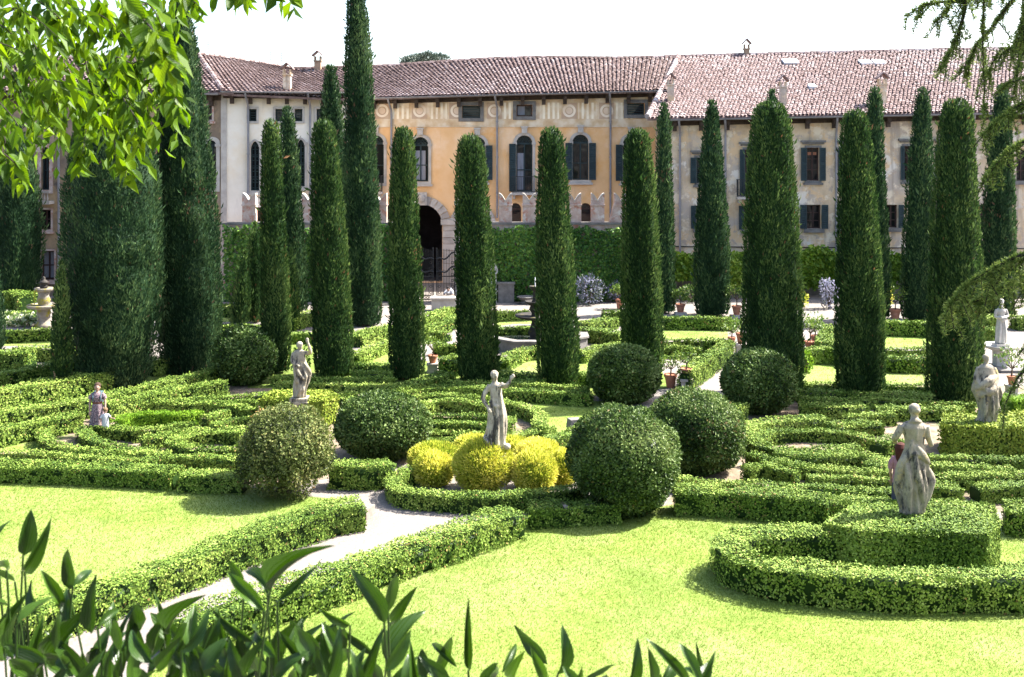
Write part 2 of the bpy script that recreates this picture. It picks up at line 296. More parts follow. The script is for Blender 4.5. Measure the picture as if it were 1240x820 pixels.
def frieze():                                      # the painted band under the eaves: groups of flutes and roundel panels, faded
    m, nt, nd, lk = newmat('painted_frieze'); tc = N_(nd, 'ShaderNodeTexCoord'); sp = N_(nd, 'ShaderNodeSeparateXYZ'); lk.new(tc.outputs['Object'], sp.inputs[0])
    def mt(op, a, b=None, c=None):
        q = N_(nd, 'ShaderNodeMath', operation=op)
        for i, v in enumerate((a, b, c)):
            if v is None: continue
            if isinstance(v, (int, float)): q.inputs[i].default_value = v
            else: lk.new(v, q.inputs[i])
        return q.outputs[0]
    x, z = sp.outputs[0], sp.outputs[2]
    cell = mt('DIVIDE', x, 2.3); fr = mt('FRACT', mt('ADD', cell, 50))
    stripe = mt('GREATER_THAN', mt('SINE', mt('MULTIPLY', x, 21.0)), .1)
    infl = mt('LESS_THAN', fr, .48); zc = mt('SUBTRACT', z, 10.55); inz = mt('LESS_THAN', mt('ABSOLUTE', zc), .5)
    flute = mt('MULTIPLY', mt('MULTIPLY', stripe, infl), inz)
    dx = mt('MULTIPLY', mt('SUBTRACT', fr, .75), 2.3); dd = mt('SQRT', mt('ADD', mt('MULTIPLY', dx, dx), mt('MULTIPLY', zc, zc)))
    ringm = mt('MULTIPLY', mt('LESS_THAN', mt('ABSOLUTE', mt('SUBTRACT', dd, .33)), .07), inz)
    disc = mt('LESS_THAN', dd, .2)
    pan = mt('MULTIPLY', mt('LESS_THAN', mt('ABSOLUTE', dx), .48), inz)
    nz = N_(nd, 'ShaderNodeTexNoise'); nz.inputs['Scale'].default_value = 1.6; nz.inputs['Detail'].default_value = 8; lk.new(tc.outputs['Object'], nz.inputs['Vector'])
    base = ramp(nd, lk, nz.outputs['Fac'], [(.3,(.48,.31,.17)),(.46,(.57,.41,.25)),(.58,(.64,.51,.36)),(.72,(.70,.60,.47))])
    nz2 = N_(nd, 'ShaderNodeTexNoise'); nz2.inputs['Scale'].default_value = .9; nz2.inputs['Detail'].default_value = 6; lk.new(tc.outputs['Object'], nz2.inputs['Vector'])
    fade = N_(nd, 'ShaderNodeMapRange'); lk.new(nz2.outputs['Fac'], fade.inputs[0]); fade.inputs[1].default_value = .30; fade.inputs[2].default_value = .5
    col = base.outputs[0]
    for msk, c, k in ((pan,(.40,.26,.18),.75),(flute,(.80,.70,.54),.95),(ringm,(.78,.66,.52),.95),(disc,(.70,.54,.40),.8)):
        mx = N_(nd, 'ShaderNodeMix', data_type='RGBA'); lk.new(mt('MULTIPLY', mt('MULTIPLY', msk, k), fade.outputs[0]), mx.inputs[0]); lk.new(col, mx.inputs[6]); mx.inputs[7].default_value = (*c, 1); col = mx.outputs[2]
    b = N_(nd, 'ShaderNodeBsdfPrincipled'); b.inputs['Roughness'].default_value = .9; lk.new(col, b.inputs['Base Color'])
    o = N_(nd, 'ShaderNodeOutputMaterial'); lk.new(b.outputs[0], o.inputs[0]); return m
FRIEZE = frieze()
# ------------------------------------------------------------------ the ground
def sheet(name, poly, z, mat, kind='structure', label=None):
    v = np.array([P(x, y) if len(q) == 2 else None for q in poly for (x, y) in [q[:2]]]); v[:, 2] = z
    mb = MB(); mb.add(v, [tuple(range(len(v)))])
    o = mb.build(name, mat)
    if o.data.polygons[0].normal.z < 0: o.data.flip_normals()
    o['kind'] = kind
    if label: o['label'] = label
    return o
g = MB(); g.add([(-700,-100,0),(700,-100,0),(700,1200,0),(-700,1200,0)], [(0,1,2,3)])
tag(g.build('ground', GRAVEL), kind='structure', label='pale beige gravel of the paths and forecourt')
sheet('maze_bed', [(-60,588),(300,591),(410,578),(480,562),(540,450),(330,448),(120,470),(-60,500)], .004, SOIL)
sheet('oval_bed', [(483,562),(690,566),(730,520),(720,470),(600,448),(541,450)], .0045, SOIL)
sheet('scroll_bed', [(800,618),(1320,620),(1320,470),(1150,466),(968,464),(905,500),(890,510),(870,530)], .004, SOIL)
LAWNS = [
 ('lawn', [(60,900),(215,792),(330,737),(430,692),(520,662),(610,634),(640,628),(820,612),(1000,612),(1330,640),(1500,1000),(700,1150)], 5200, 'large bright mown lawn in the right foreground'),
 ('lawn', [(-80,583),(290,588),(350,600),(425,606),(350,634),(260,668),(140,706),(30,742),(-80,775)], 4200, 'mown lawn between the maze and the diagonal path at left'),
 ('lawn', [(640,486),(740,486),(742,520),(668,530),(660,505)], 1500, 'small sunlit lawn beside the oval maze'),
 ('lawn', [(-30,527),(45,524),(60,545),(-30,548)], 1500, 'little lawn wedge left of the curled maze hedge'),
 ('lawn', [(424,441),(505,441),(505,416),(455,422)], 900, 'lawn triangle behind the second clipped cypress'),
 ('lawn', [(598,399),(655,397),(655,385),(598,387)], 800, 'narrow lawn behind the dark tiered fountain'),
 ('lawn', [(598,453),(735,452),(738,428),(690,432),(625,434)], 900, 'lawn in front of the fountain pool'),
 ('lawn', [(802,411),(882,410),(880,391),(796,393)], 800, 'lawn bed between the pointed cypresses in the middle distance'),
 ('lawn', [(832,449),(862,444),(868,427),(834,427)], 800, 'lawn corner behind the terracotta pots'),
 ('lawn', [(964,465),(1134,465),(1134,440),(968,438)], 1000, 'nearer lawn strip behind the wide clipped cypresses'),
 ('lawn', [(1010,421),(1134,421),(1134,400),(1016,400)], 800, 'farther lawn strip behind the wide clipped cypresses'),
 ('lawn', [(2,419),(108,418),(108,405),(4,408)], 800, 'lawn strip in front of the mossy fountain'),
 ('lawn', [(258,390),(346,390),(346,376),(258,376)], 700, 'lawn strip behind the small shaggy cypress'),
 ('lawn', [(-5,377),(48,376),(48,366),(-5,367)], 600, 'small lawn behind the mossy fountain')]
def inside(poly, pts):
    x, y = pts[:,0], pts[:,1]; r = np.zeros(len(pts), bool); n = len(poly)
    for i in range(n):
        x0, y0 = poly[i]; x1, y1 = poly[(i+1) % n]
        c = ((y0 > y) != (y1 > y)) & (x < (x1-x0)*(y-y0)/(y1-y0+1e-12)+x0); r ^= c
    return r
for nm, poly, dens, lab in LAWNS:
    sheet(nm, poly, .010, LAWN, label=lab)
    w = np.array([P(x, y)[:2] for x, y in poly]); lo, hi = w.min(0), w.max(0)
    hi = np.minimum(hi, 62); n = int((hi-lo).prod()*dens*.30)
    p = RNG.uniform(lo, hi, (n, 2)); p = p[inside(w, p)]
    px = CX+p[:,0]*F/p[:,1]; p = p[(px > -60) & (px < 1300) & (p[:,1] > 15.6)]
    p = p[RNG.random(len(p)) < np.clip((18/p[:,1])**1.6, 0, 1)]
    n = len(p); k = np.maximum(1, p[:,1]/18)
    p3 = np.c_[p, np.full(n, .008)]; ln = RNG.uniform(.02, .045, n)*k**.6; th = RNG.uniform(0, 6.28, n); wd = .005*k
    tilt = RNG.normal(size=(n, 2))*.9
    d = np.c_[np.cos(th), np.sin(th), np.zeros(n)]*wd[:,None]; top = p3+np.c_[tilt*ln[:,None], ln]
    gb = MB(); gb.add(np.stack([p3-d, p3+d, top], 1).reshape(-1,3), np.arange(3*n).reshape(n,3), 0, np.clip(.5+.2*noise(p3, .9, 3)+.12*RNG.normal(size=n), 0, 1))
    tag(gb.build('grass', GRASS), 'short grass blades of the '+lab, None, None, 'stuff')
sheet('rough_grass', [(262,446),(380,450),(390,404),(330,402),(262,400)], .0055, ROUGH)
sheet('rough_grass', [(-40,512),(60,492),(150,470),(275,446),(275,432),(120,458),(-40,488)], .007, ROUGH)
sheet('cypress_strip', [(300,470),(475,474),(700,482),(810,470),(800,445),(600,440),(470,436),(300,432)], .0065, ROUGH)
sheet('cypress_verge', [(960,480),(1200,496),(1200,470),(960,466)], .0065, ROUGH)
# the terrace the photographer stands on, just below the frame
t = MB(); t.box((0,-1.2,3.2), (60,7.2,6.4)); t.box((0,2.2,6.43), (60,.3,.06))
tag(t.build('terrace', GREYSTONE), kind='structure')

# ------------------------------------------------------------------ buildings
class Fac:
    def __init__(s, p0, p1):
        s.p = np.array(p0, float); d = np.array(p1, float)-s.p; s.len = np.linalg.norm(d); s.U = d/s.len; s.N = np.array([s.U[1], -s.U[0]])
    def uz(s, x, y):
        k = (x-CX)/F; u = (k*s.p[1]-s.p[0])/(s.U[0]-k*s.U[1]); t = s.p[1]+u*s.U[1]
        return u, H-(y-YH)*t/F
    def w(s, a):
        a = np.asarray(a, float).reshape(-1,3); xy = s.p+a[:,:1]*s.U+a[:,1:2]*s.N
        return np.c_[xy, a[:,2]]
    def box(s, mb, u0, u1, n0, n1, z0, z1, mat=0, a=.5):
        mb.hexa(s.w([(u0,n1,z0),(u1,n1,z0),(u1,n0,z0),(u0,n0,z0),(u0,n1,z1),(u1,n1,z1),(u1,n0,z1),(u0,n0,z1)]), mat, a)
def loop_rect(u0, u1, z0, z1): return [(u0,z0),(u1,z0),(u1,z1),(u0,z1)]
def loop_arch(u0, u1, z0, z1, point=False, n=10):
    c = (u0+u1)/2; r = (u1-u0)/2
    if point:
        q = [(u0,z0),(u1,z0)]; zs = z1-1.7*r
        for i in range(n+1):
            t = i/n*math.pi; x = math.cos(t); q.append((c+r*x, zs+1.7*r*(1-abs(x)**1.6)**.75))
        return q
    zs = z1-r; return [(u0,z0),(u1,z0)]+[(c+r*math.cos(i/n*math.pi), zs+r*math.sin(i/n*math.pi)) for i in range(n+1)]
def grow(lp, d):
    a = np.array(lp); c = (a.min(0)+a.max(0))/2; h = (a.max(0)-a.min(0))/2
    return [tuple(c+(np.array(p)-c)*(h+d)/h) for p in lp]
def fill(f, mb, lp, n, mat=0):
    from mathutils.geometry import tessellate_polygon
    tr = tessellate_polygon([[Vector((u, z, 0)) for u, z in lp]])
    mb.add(f.w([(u, n, z) for u, z in lp]), [tuple(t) for t in tr], mat)
def ringbar(f, mb, li, lo, n0, n1, mat=0):
    m = len(li); v = np.concatenate([f.w([(u,n1,z) for u,z in li]), f.w([(u,n1,z) for u,z in lo]), f.w([(u,n0,z) for u,z in li]), f.w([(u,n0,z) for u,z in lo])])
    q = []
    for i in range(m):
        j = (i+1) % m
        q += [(i,j,m+j,m+i), (m+i,m+j,3*m+j,3*m+i), (2*m+i,2*m+j,j,i)]
    mb.add(v, q, mat)
def wall(f, root, outline, holes, mat, depth=.35, name='wall', back=None):
    from mathutils.geometry import tessellate_polygon
    ls = [outline]+holes; tr = tessellate_polygon([[Vector((u, z, 0)) for u, z in l] for l in ls])
    flat = [p for l in ls for p in l]; mb = MB(); mb.add(f.w([(u,0,z) for u,z in flat]), [tuple(t) for t in tr])
    for h in holes:
        m = len(h); v = np.concatenate([f.w([(u,0,z) for u,z in h]), f.w([(u,-depth,z) for u,z in h])])
        mb.add(v, [(i,(i+1)%m,m+(i+1)%m,m+i) for i in range(m)])
    us = [p[0] for p in outline]; zs = [p[1] for p in outline]
    if back: f.box(mb, min(us)+.01, max(us)-.01, -back, -depth-.3, min(zs), max(zs)-.05)
    return mb.build(name, mat, root)
def window(f, root, lp, mull=1, trans=(.5,), shut='', sw=None, surround=None, sill=True, label=None, bars=0, fan=False, lintel=False, sopen=.04, curtain=None, swall=STONE):
    a = np.array(lp); u0, z0 = a.min(0); u1, z1 = a.max(0); arch = len(lp) > 4
    r = (u1-u0)/2; zs = z1-r if arch else z1
    mb = MB(); ringbar(f, mb, grow(lp, -.07), grow(lp, .005), -.33, -.24)
    for i in range(mull): c = u0+(u1-u0)*(i+1)/(mull+1); f.box(mb, c-.04, c+.04, -.32, -.245, z0+.02, zs-.01)
    for t in trans: zz = z0+(zs-z0)*t; f.box(mb, u0+.02, u1-.02, -.318, -.25, zz-.03, zz+.03)
    if arch: f.box(mb, u0+.02, u1-.02, -.318, -.23, zs-.06, zs+.05)
    if fan:
        c = (u0+u1)/2
        for k in range(9):
            t = math.pi*(k+.5)/9; mb.tube(f.w([(c+.12*r*math.cos(t), -.27, zs+.08+.1*r*math.sin(t)), (c+.9*r*math.cos(t), -.27, zs+.9*r*math.sin(t))]), .022, 5)
        for rr in (.35, .62):
            mb.tube(f.w([(c+rr*r*math.cos(t), -.27, zs+rr*r*math.sin(t)) for t in np.linspace(.05, math.pi-.05, 9)]), .022, 5)
        for k in range(4):
            t = math.pi*(k+.5)/4; q = [(c+.75*r*math.cos(t)+.13*r*math.cos(s), -.26, zs+.75*r*math.sin(t)+.13*r*math.sin(s)) for s in np.linspace(0, 6.28, 9)]
            mb.tube(f.w(q), .02, 5)
    for k in range(bars): zz = z0+(z1-z0)*(k+.5)/bars; f.box(mb, u0+.05, u1-.05, -.25, -.22, zz-.025, zz+.02)
    o = mb.build('window', FRAME if not (fan or bars) else SHUT, root)
    if label: o['label'] = label
    mb = MB(); fill(f, mb, lp, -.30); mb.build('pane', GLASS, root, o)
    if curtain:
        mb = MB(); fill(f, mb, loop_rect(u0+curtain[0]*(u1-u0), u0+curtain[1]*(u1-u0), z0+.1, z0+curtain[2]*(zs-z0)), -.294); mb.build('curtain', curtain[3], root, o)
    sw = sw or (u1-u0)/2
    for sname in shut:
        mb = MB(); h0, h1 = z0, zs-(.02 if arch else 0)
        e0, e1 = (u0-sw, u0-.02) if sname == 'L' else (u1+.02, u1+sw)
        n0, n1 = .085, .13
        f.box(mb, e0, e0+.07, n0, n1, h0, h1); f.box(mb, e1-.07, e1, n0, n1, h0, h1)
        for q in (h0, (h0+h1)/2-.05, h1-.1): f.box(mb, e0+.07, e1-.07, n0, n1, q, q+.1)
        f.box(mb, e0+.05, e1-.05, n0-.004, n0+.004, h0+.02, h1-.02)
        ns = max(6, int((h1-h0)/.11))
        for k in range(ns):
            zz = h0+.05+(h1-h0-.1)*k/ns
            mb.hexa(f.w([(e0+.06,n1-.01,zz),(e1-.06,n1-.01,zz),(e1-.06,n0+.005,zz+.05),(e0+.06,n0+.005,zz+.05),(e0+.06,n1-.005,zz+.02),(e1-.06,n1-.005,zz+.02),(e1-.06,n0+.01,zz+.08),(e0+.06,n0+.01,zz+.08)]))
        mb.build('shutter', SHUT, root, o)
    if surround:
        mb = MB(); lo = grow(lp, surround)
        ringbar(f, mb, grow(lp, .004), lo, -.02, .07)
        if arch:
            for e in (u0-surround/2, u1+surround/2): f.box(mb, e-surround*.75, e+surround*.75, -.01, .13, zs-.07, zs+.07)
        mb.build('surround', swall, root, o)
    if sill:
        mb = MB(); e = (surround or .1)+.08; f.box(mb, u0-e, u1+e, -.05, .17, z0-(surround or .1)-.12, z0-(surround or 0)+.002)
        mb.build('sill', swall, root, o)
    if lintel:
        mb = MB(); f.box(mb, u0-.35, u1+.35, -.02, .22, z1+.3, z1+.42); f.box(mb, u0-.25, u1+.25, -.02, .12, z1+.2, z1+.3); mb.build('lintel', GREYSTONE, root, o)
    return o
def eave(f, root, u0, u1, zt, out=.8, step=1.6, slope=0.0, downs=()):
    z = lambda u: zt+slope*(u-u0)
    mb = MB(); mb.hexa(f.w([(u0,out,z(u0)-.14),(u1,out,z(u1)-.14),(u1,0.003,z(u1)-.02),(u0,0.003,z(u0)-.02),(u0,out,z(u0)-.06),(u1,out,z(u1)-.06),(u1,0.003,z(u1)+.06),(u0,0.003,z(u0)+.06)]))
    mb.hexa(f.w([(u0,.10,z(u0)-.36),(u1,.10,z(u1)-.36),(u1,.01,z(u1)-.36),(u0,.01,z(u0)-.36),(u0,.10,z(u0)-.03),(u1,.10,z(u1)-.03),(u1,.01,z(u1)-.03),(u0,.01,z(u0)-.03)]))  # dark strip added on the wall head, standing in for shade below the gutter
    so_ = mb.build('soffit_and_shade_strip', WOOD, root)
    u = u0+.5
    while u < u1-.2:
        mb = MB(); f.box(mb, u-.11, u+.11, .104, out-.2, z(u)-.40, z(u)-.15); f.box(mb, u-.11, u+.11, .105, .36, z(u)-.68, z(u)-.401)
        mb.build('eave_bracket', WOOD, root, so_); u += step
    mb = MB(); th = np.linspace(math.pi, 2*math.pi, 7); rings = []
    for uu in np.linspace(u0-.05, u1+.05, 24):
        rings.append(f.w([(uu, out+.09+.085*math.cos(t), z(uu)-.02+.085*math.sin(t)) for t in th]+[(uu, out+.09+.07*math.cos(t), z(uu)-.015+.07*math.sin(t)) for t in th[::-1]]))
    mb.loft(rings); mb.build('gutter', METAL, root)
    for ud, zb in downs:
        mb = MB(); mb.tube(f.w([(ud-.02, out+.09, z(ud)-.08), (ud, out, z(ud)-.25), (ud+.1, .2, z(ud)-.75), (ud+.1, .12, z(ud)-1.0), (ud+.1, .12, zb)]), .065, 8); 
        for zc in np.arange(zb+1.5, z(ud)-1.5, 2.2): mb.tube(f.w([(ud+.1,.12,zc),(ud+.1,.12,zc+.06)]), .09, 8)
        mb.build('downspout', METAL, root)
def roof(root, A, B, C, D, mat, col=.25, row=.36, sag=.09, seed=1, name='roof'):
    A, B, C, D = map(np.asarray, (A, B, C, D))
    def S(s, t):
        s = s[:,None]; t = t[:,None]
        return (A*(1-s)+B*s)*(1-t)+(D*(1-s)+C*s)*t
    L = np.linalg.norm(B-A); Wd = (np.linalg.norm(D-A)+np.linalg.norm(C-B))/2
    nc, nr = int(L/col), int(Wd/row)
    nv = nrm(np.cross(B-A, D-A)[None])[0]; nv = nv if nv[2] > 0 else -nv
    uu = nrm((B-A)[None])[0]
    def sg(p, t): return p+nv*(sag*(noise(p*np.array([1,1,.3]), .35, seed)*(.3+t)))[:,None]
    gs, gt = np.meshgrid(np.linspace(0,1,25), np.linspace(0,1,13)); gs = gs.ravel(); gt = gt.ravel()
    mb = MB(); top = sg(S(gs, gt), gt)-nv*.03; low = top-nv*.12; n = len(top)
    q = [(j*25+i, j*25+i+1, (j+1)*25+i+1, (j+1)*25+i) for j in range(12) for i in range(24)]
    edge = [i for i in range(25)]+[j*25+24 for j in range(1,13)]+[12*25+i for i in range(23,-1,-1)]+[j*25 for j in range(11,0,-1)]
    mb.add(np.concatenate([top, low]), q+[tuple(n+k for k in f[::-1]) for f in q]+[(edge[k], edge[(k+1)%len(edge)], n+edge[(k+1)%len(edge)], n+edge[k]) for k in range(len(edge))], 0, .3)
    ro = mb.build(name, mat, root)
    ci, rj = np.meshgrid(np.arange(nc), np.arange(nr)); ci = ci.ravel(); rj = rj.ravel(); m = len(ci)
    s = (ci+.5)/nc+RNG.normal(size=m)*.0006; t0 = (rj-.12+RNG.normal(size=m)*.08)/nr; t1 = t0+1.3/nr
    t0 = np.clip(t0, -.01, 1); t1 = np.clip(t1, 0, 1.005)
    p0 = sg(S(s, t0), t0); p1 = sg(S(np.clip(s+RNG.normal(size=m)*.0008,0,1), t1), t1)
    V = []
    wloc = (np.linalg.norm(D-C)/L-1)*t0+1
    for p, rr, lift in ((p0, .44, .045), (p1, .36, .0)):
        for a, hh in ((-1,0),(-.55,.72),(.55,.72),(1,0)):
            V.append(p+uu*(a*rr*col*wloc)[:,None]+nv*(hh*rr*col+lift))
    V = np.stack(V, 1).reshape(-1,3); b = (np.arange(m)*8)[:,None]
    f = np.concatenate([b+np.array([[0,1,5,4]]), b+np.array([[1,2,6,5]]), b+np.array([[2,3,7,6]])])
    av = np.clip(.45+.18*noise(p0, .5, seed+3)+.17*RNG.normal(size=m), 0, 1)
    mb = MB(); mb.add(V, f, 0, np.tile(av, 3)); tag(mb.build('roof_tiles', mat, root, ro), kind='stuff')
    mb = MB(); rs = np.linspace(0, 1, int(np.linalg.norm(C-D)/.4)+2)
    rp = sg(S(rs, np.ones(len(rs))), np.ones(len(rs)))+np.array([0,0,.02])
    for i in range(len(rs)-1): mb.tube([rp[i], rp[i+1]*1.05-rp[i]*.05], [.15, .12], 7, 0, random.random())
    mb.build('ridge_tiles', mat, root, ro)
    return ro
def chimney(root, ro, p, w, h, mat, vents=True):
    w *= .85; h *= .9
    p = np.asarray(p); mb = MB(); mb.box(p+[0,0,h*.5-.35], (w,w,h+.7)); mb.box(p+[0,0,h+.04], (w*1.25,w*1.25,.08))
    for sx in (-1, 1):
        for sy in (-1, 1): mb.box(p+[sx*w*.42, sy*w*.42, h+.08+.14], (w*.2, w*.2, .28))
    o = mb.build('chimney', mat, root, ro)
    mb = MB(); z = h+.36
    for sx in (-1, 1):
        mb.hexa(p+np.array([(0,-w*.8,z+.32),(sx*w*.85,-w*.8,z),(sx*w*.85,w*.8,z),(0,w*.8,z+.32),(0,-w*.8,z+.39),(sx*w*.85,-w*.8,z+.07),(sx*w*.85,w*.8,z+.07),(0,w*.8,z+.39)]))
    mb.build('chimney_cap', TILE, root, ro)
def skylight(root, ro, c, w, l, pitch):
    mb = MB(); cs, sn = math.cos(pitch), math.sin(pitch); c = np.asarray(c)
    def q(x, y, z): return c+np.array([x, y*cs-z*sn, y*sn+z*cs])
    v = [q(x,y,z) for z in (-.1,.16) for x,y in ((-w/2,-l/2),(w/2,-l/2),(w/2,l/2),(-w/2,l/2))]
    mb.hexa(np.array(v)); o = mb.build('skylight', WHITE, root, ro)

# --- ochre building
orange = thing('villa_building', 'ochre stuccoed villa with painted frieze, arched windows and tiled roof', 'building', at(610, 342, 66))
fo = Fac((-11.5, 66.0), (11.0, 66.0))
ZE = 11.35
def fu(f, x0, x1, y0, y1):
    a, b = f.uz(x0, y0), f.uz(x1, y1); return min(a[0], b[0]), max(a[0], b[0]), min(a[1], b[1]), max(a[1], b[1])
o_arch = [(455,164,222),(509,166,220),(578,166,218),(635,164,232),(703,163,218),(764,165,219)]
o_small = [(570.5,128,143,11),(635,127,141,9.5),(770,125,139,10.5)]
o_ground = [(624,246,268,7),(709,246,268,7),(470,248,268,7),(762,246,268,7)]
holes = []; la = []; ls = []; lg = []
for x, a, b in o_arch: la.append(loop_arch(*fu(fo, x-9.8, x+9.8, a, b)))
for x, a, b, w in o_small: ls.append(loop_rect(*fu(fo, x-w, x+w, a, b)))
for x, a, b, w in o_ground: lg.append(loop_arch(*fu(fo, x-w, x+w, a, b+20)))
gate_arch = loop_arch(*fu(fo, 487, 535.5, 247.5, 341))
side_arch = loop_arch(*fu(fo, 554, 591, 254, 341))
wall(fo, orange, [(0,0),(fo.len,0),(fo.len,ZE+.5),(0,ZE)], la+ls+lg+[gate_arch, side_arch], ORANGE)
zf = fo.uz(600, 153)[1]
mb = MB(); fr_holes = ls
from mathutils.geometry import tessellate_polygon
lsx = [[(0.01,zf),(fo.len-.01,zf),(fo.len-.01,ZE+.4),(0.01,ZE-.05)]]+[grow(l, .02) for l in ls]
tr = tessellate_polygon([[Vector((u, z, 0)) for u, z in l] for l in lsx]); flat = [p for l in lsx for p in l]
mb.add(fo.w([(u, .006, z) for u, z in flat]), [tuple(t) for t in tr]); fo.box(mb, .01, fo.len-.01, 0, .05, zf-.06, zf+.0)
mb.build('painted_frieze', FRIEZE, orange)
SH = ['', '', 'LR', 'L', 'LR', 'LR']
for i, l in enumerate(la):
    window(fo, orange, l, 1, (.45,), SH[i], .44, .17, i not in (0, 3), fan=True, curtain=((.15,.8,.85,CURT) if i == 1 else ((.08,.5,.8,CURT) if i == 3 else None)),
           label=['arched window behind the tallest cypress', 'arched window above the gateway', 'arched window half hidden by a cypress', 'arched balcony door with one shutter', 'arched window with both shutters open', 'arched window behind the fifth clipped cypress'][i])
    a = np.array(l); u = a[:,0].mean(); c = (a[:,0].min()+a[:,0].max())/2; z1 = a[:,1].max()
    mb = MB(); fo.box(mb, c-.17, c+.17, .03, .22, z1+.12, z1+.5); fo.box(mb, c-.22, c+.22, .03, .26, z1+.46, z1+.56); mb.build('keystone', STONE, orange)
for i, l in enumerate(ls):
    window(fo, orange, l, 0, (), '', None, .22, False, bars=0 if i == 1 else 5, curtain=(0,.52,1,CURT) if i == 1 else None, swall=GREYSTONE)
for l in lg: window(fo, orange, l, 0, (), '', None, None, False)
# balconies
def balcony(f, root, u0, u1, z0, hgt=1.0, out=.75):
    mb = MB(); f.box(mb, u0, u1, .003, out, z0-.14, z0); f.box(mb, u0+.1, u0+.25, .004, out*.7, z0-.38, z0-.142); f.box(mb, u1-.25, u1-.1, .004, out*.7, z0-.38, z0-.142)
    b = mb.build('balcony', STONE, root); mb = MB()
    f.box(mb, u0+.02, u1-.02, out-.06, out-.02, z0+hgt-.04, z0+hgt); f.box(mb, u0+.02, u1-.02, out-.06, out-.02, z0+.06, z0+.1)
    for e in (u0+.02, u1-.06): f.box(mb, e, e+.04, .01, out-.06, z0+hgt-.04, z0+hgt)
    for u in np.arange(u0+.04, u1-.03, .1): f.box(mb, u-.011, u+.011, out-.05, out-.028, z0+.001, z0+hgt-.041)
    for n in np.arange(.1, out-.08, .12):
        for e in (u0+.03, u1-.05): f.box(mb, e, e+.02, n-.011, n+.011, z0+.001, z0+hgt-.041)
    mb.build('railing', IRON, root, b)
a = fu(fo, 619, 653, 218, 233); balcony(fo, orange, a[0], a[1], a[2])
a = fu(fo, 440, 464, 218, 232); balcony(fo, orange, a[0], a[1], a[2])
# voussoirs of the gateway and the lower arch, the passage behind
def voussoirs(f, root, lp, wd, n, mat=STONE, proud=.09):
    a = np.array(lp); u0, u1, z1 = a[:,0].min(), a[:,0].max(), a[:,1].max(); c = (u0+u1)/2; r = (u1-u0)/2; zs = z1-r
    for k in range(n):
        t0, t1 = math.pi*k/n+.012, math.pi*(k+1)/n-.012; pr = proud+.03*random.random(); v = []
        for nn in (pr, -.1):
            for t, rr in ((t0, r-.004), (t1, r-.004), (t1, r+wd), (t0, r+wd)): v.append((c+rr*math.cos(t), nn, zs+rr*math.sin(t)))
        mb = MB(); mb.hexa(f.w(v)[[4,5,6,7,0,1,2,3]], 0, random.random()); mb.build('arch_stone', mat, root)
    return c, r, zs
c, r, zs = voussoirs(fo, orange, gate_arch, .52, 13)
mb = MB(); fo.box(mb, c-.3, c+.3, .05, .26, zs+r-.05, zs+r+.75); mb.ell(fo.w([(c,.3,zs+r+.38)])[0], (.2,.12,.26)); mb.build('keystone', STONE, orange)
voussoirs(fo, orange, side_arch, .5, 9)
for uu in (c-r-1.05, c+r+.02):
    for k in range(9):
        z0 = zs*k/9; mb = MB(); fo.box(mb, uu+.012, uu+1.0+.03*(k%2), -.02, .1+.03*random.random(), z0+.012, zs*(k+1)/9-.012, 0, random.random()); mb.build('pier_stone', STONE, orange)
    mb = MB(); fo.box(mb, uu-.1, uu+1.13, -.02, .2, zs-.02, zs+.3); mb.build('impost', STONE, orange)
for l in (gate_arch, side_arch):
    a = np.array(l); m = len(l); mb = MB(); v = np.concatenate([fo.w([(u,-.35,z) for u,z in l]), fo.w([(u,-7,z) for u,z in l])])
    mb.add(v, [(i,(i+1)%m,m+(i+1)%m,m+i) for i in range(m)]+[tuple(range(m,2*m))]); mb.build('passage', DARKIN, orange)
us = lambda f, x: f.uz(x, 200)[0]
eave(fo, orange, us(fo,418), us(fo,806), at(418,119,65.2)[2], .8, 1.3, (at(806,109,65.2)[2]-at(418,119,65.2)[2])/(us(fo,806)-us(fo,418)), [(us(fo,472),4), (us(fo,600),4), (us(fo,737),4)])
ro = roof(orange, at(418,119,65.1), at(812,109,65.1), at(826,66.6,72.5), at(350,84,72.5), TILE, .22, .32, seed=1)
chimney(orange, ro, at(385, 82, 72)-np.array([0,0,.1]), .5, .55, BROWN)

# --- right wing
right = thing('wing_building', 'long beige wing with flaking stucco, dark shutters and pink tiled roof', 'building', at(1020, 353, 62))
fr_ = Fac(at(805,200,62)[:2], at(1320,200,60.3)[:2])
def fx(x0, x1, y0, y1): return loop_rect(*fu(fr_, x0, x1, y0, y1))
RW = [(843.5,853.5,191,222,'L',1),(902,915,181,237,'L',1),(977,992,179,219,'LR',1),(1021,1034,179,219,'L',1),(1095,1105,177,218,'L',1),(1138,1150,177,218,'L',1),(1231,1245,181,219,'',0),
      (843,856,249,277,'L',0),(901,914,249,278,'L',0),(977,994,248,277,'LR',0),(1017,1030,248,277,'L',0),(1073,1087,248,276,'R',0),(1185,1198,248,276,'L',0)]
hl = [fx(*w[:4]) for w in RW]
wall(fr_, right, [(0,0),(fr_.len,0),(fr_.len,10.35),(0,9.8)], hl, BEIGE)
mb = MB(); f2 = Fac(np.array([fr_.w([(0,0,0)])[0][0], 66.0]), fr_.w([(0,0,0)])[0][:2]); f2.box(mb, 0, f2.len-.01, -.4, 0, 0, 9.8); mb.build('side_wall', BEIGE, right)
for k, (w, l) in enumerate(zip(RW, hl)):
    o = window(fr_, right, l, 1, (.33,.66), w[4], (.36 if w[0] == 843.5 else None), None if w[5] == 0 else .12, True, lintel=bool(w[5]), bars=6 if k == 0 else 0, swall=GREYSTONE)
mb = MB(); l = hl[2]; fill(fr_, mb, loop_rect(l[0][0]+.1, l[1][0]-.1, l[2][1]-.42, l[2][1]-.25), -.285); o = mb.build('lamp_shade', TERRA, right)
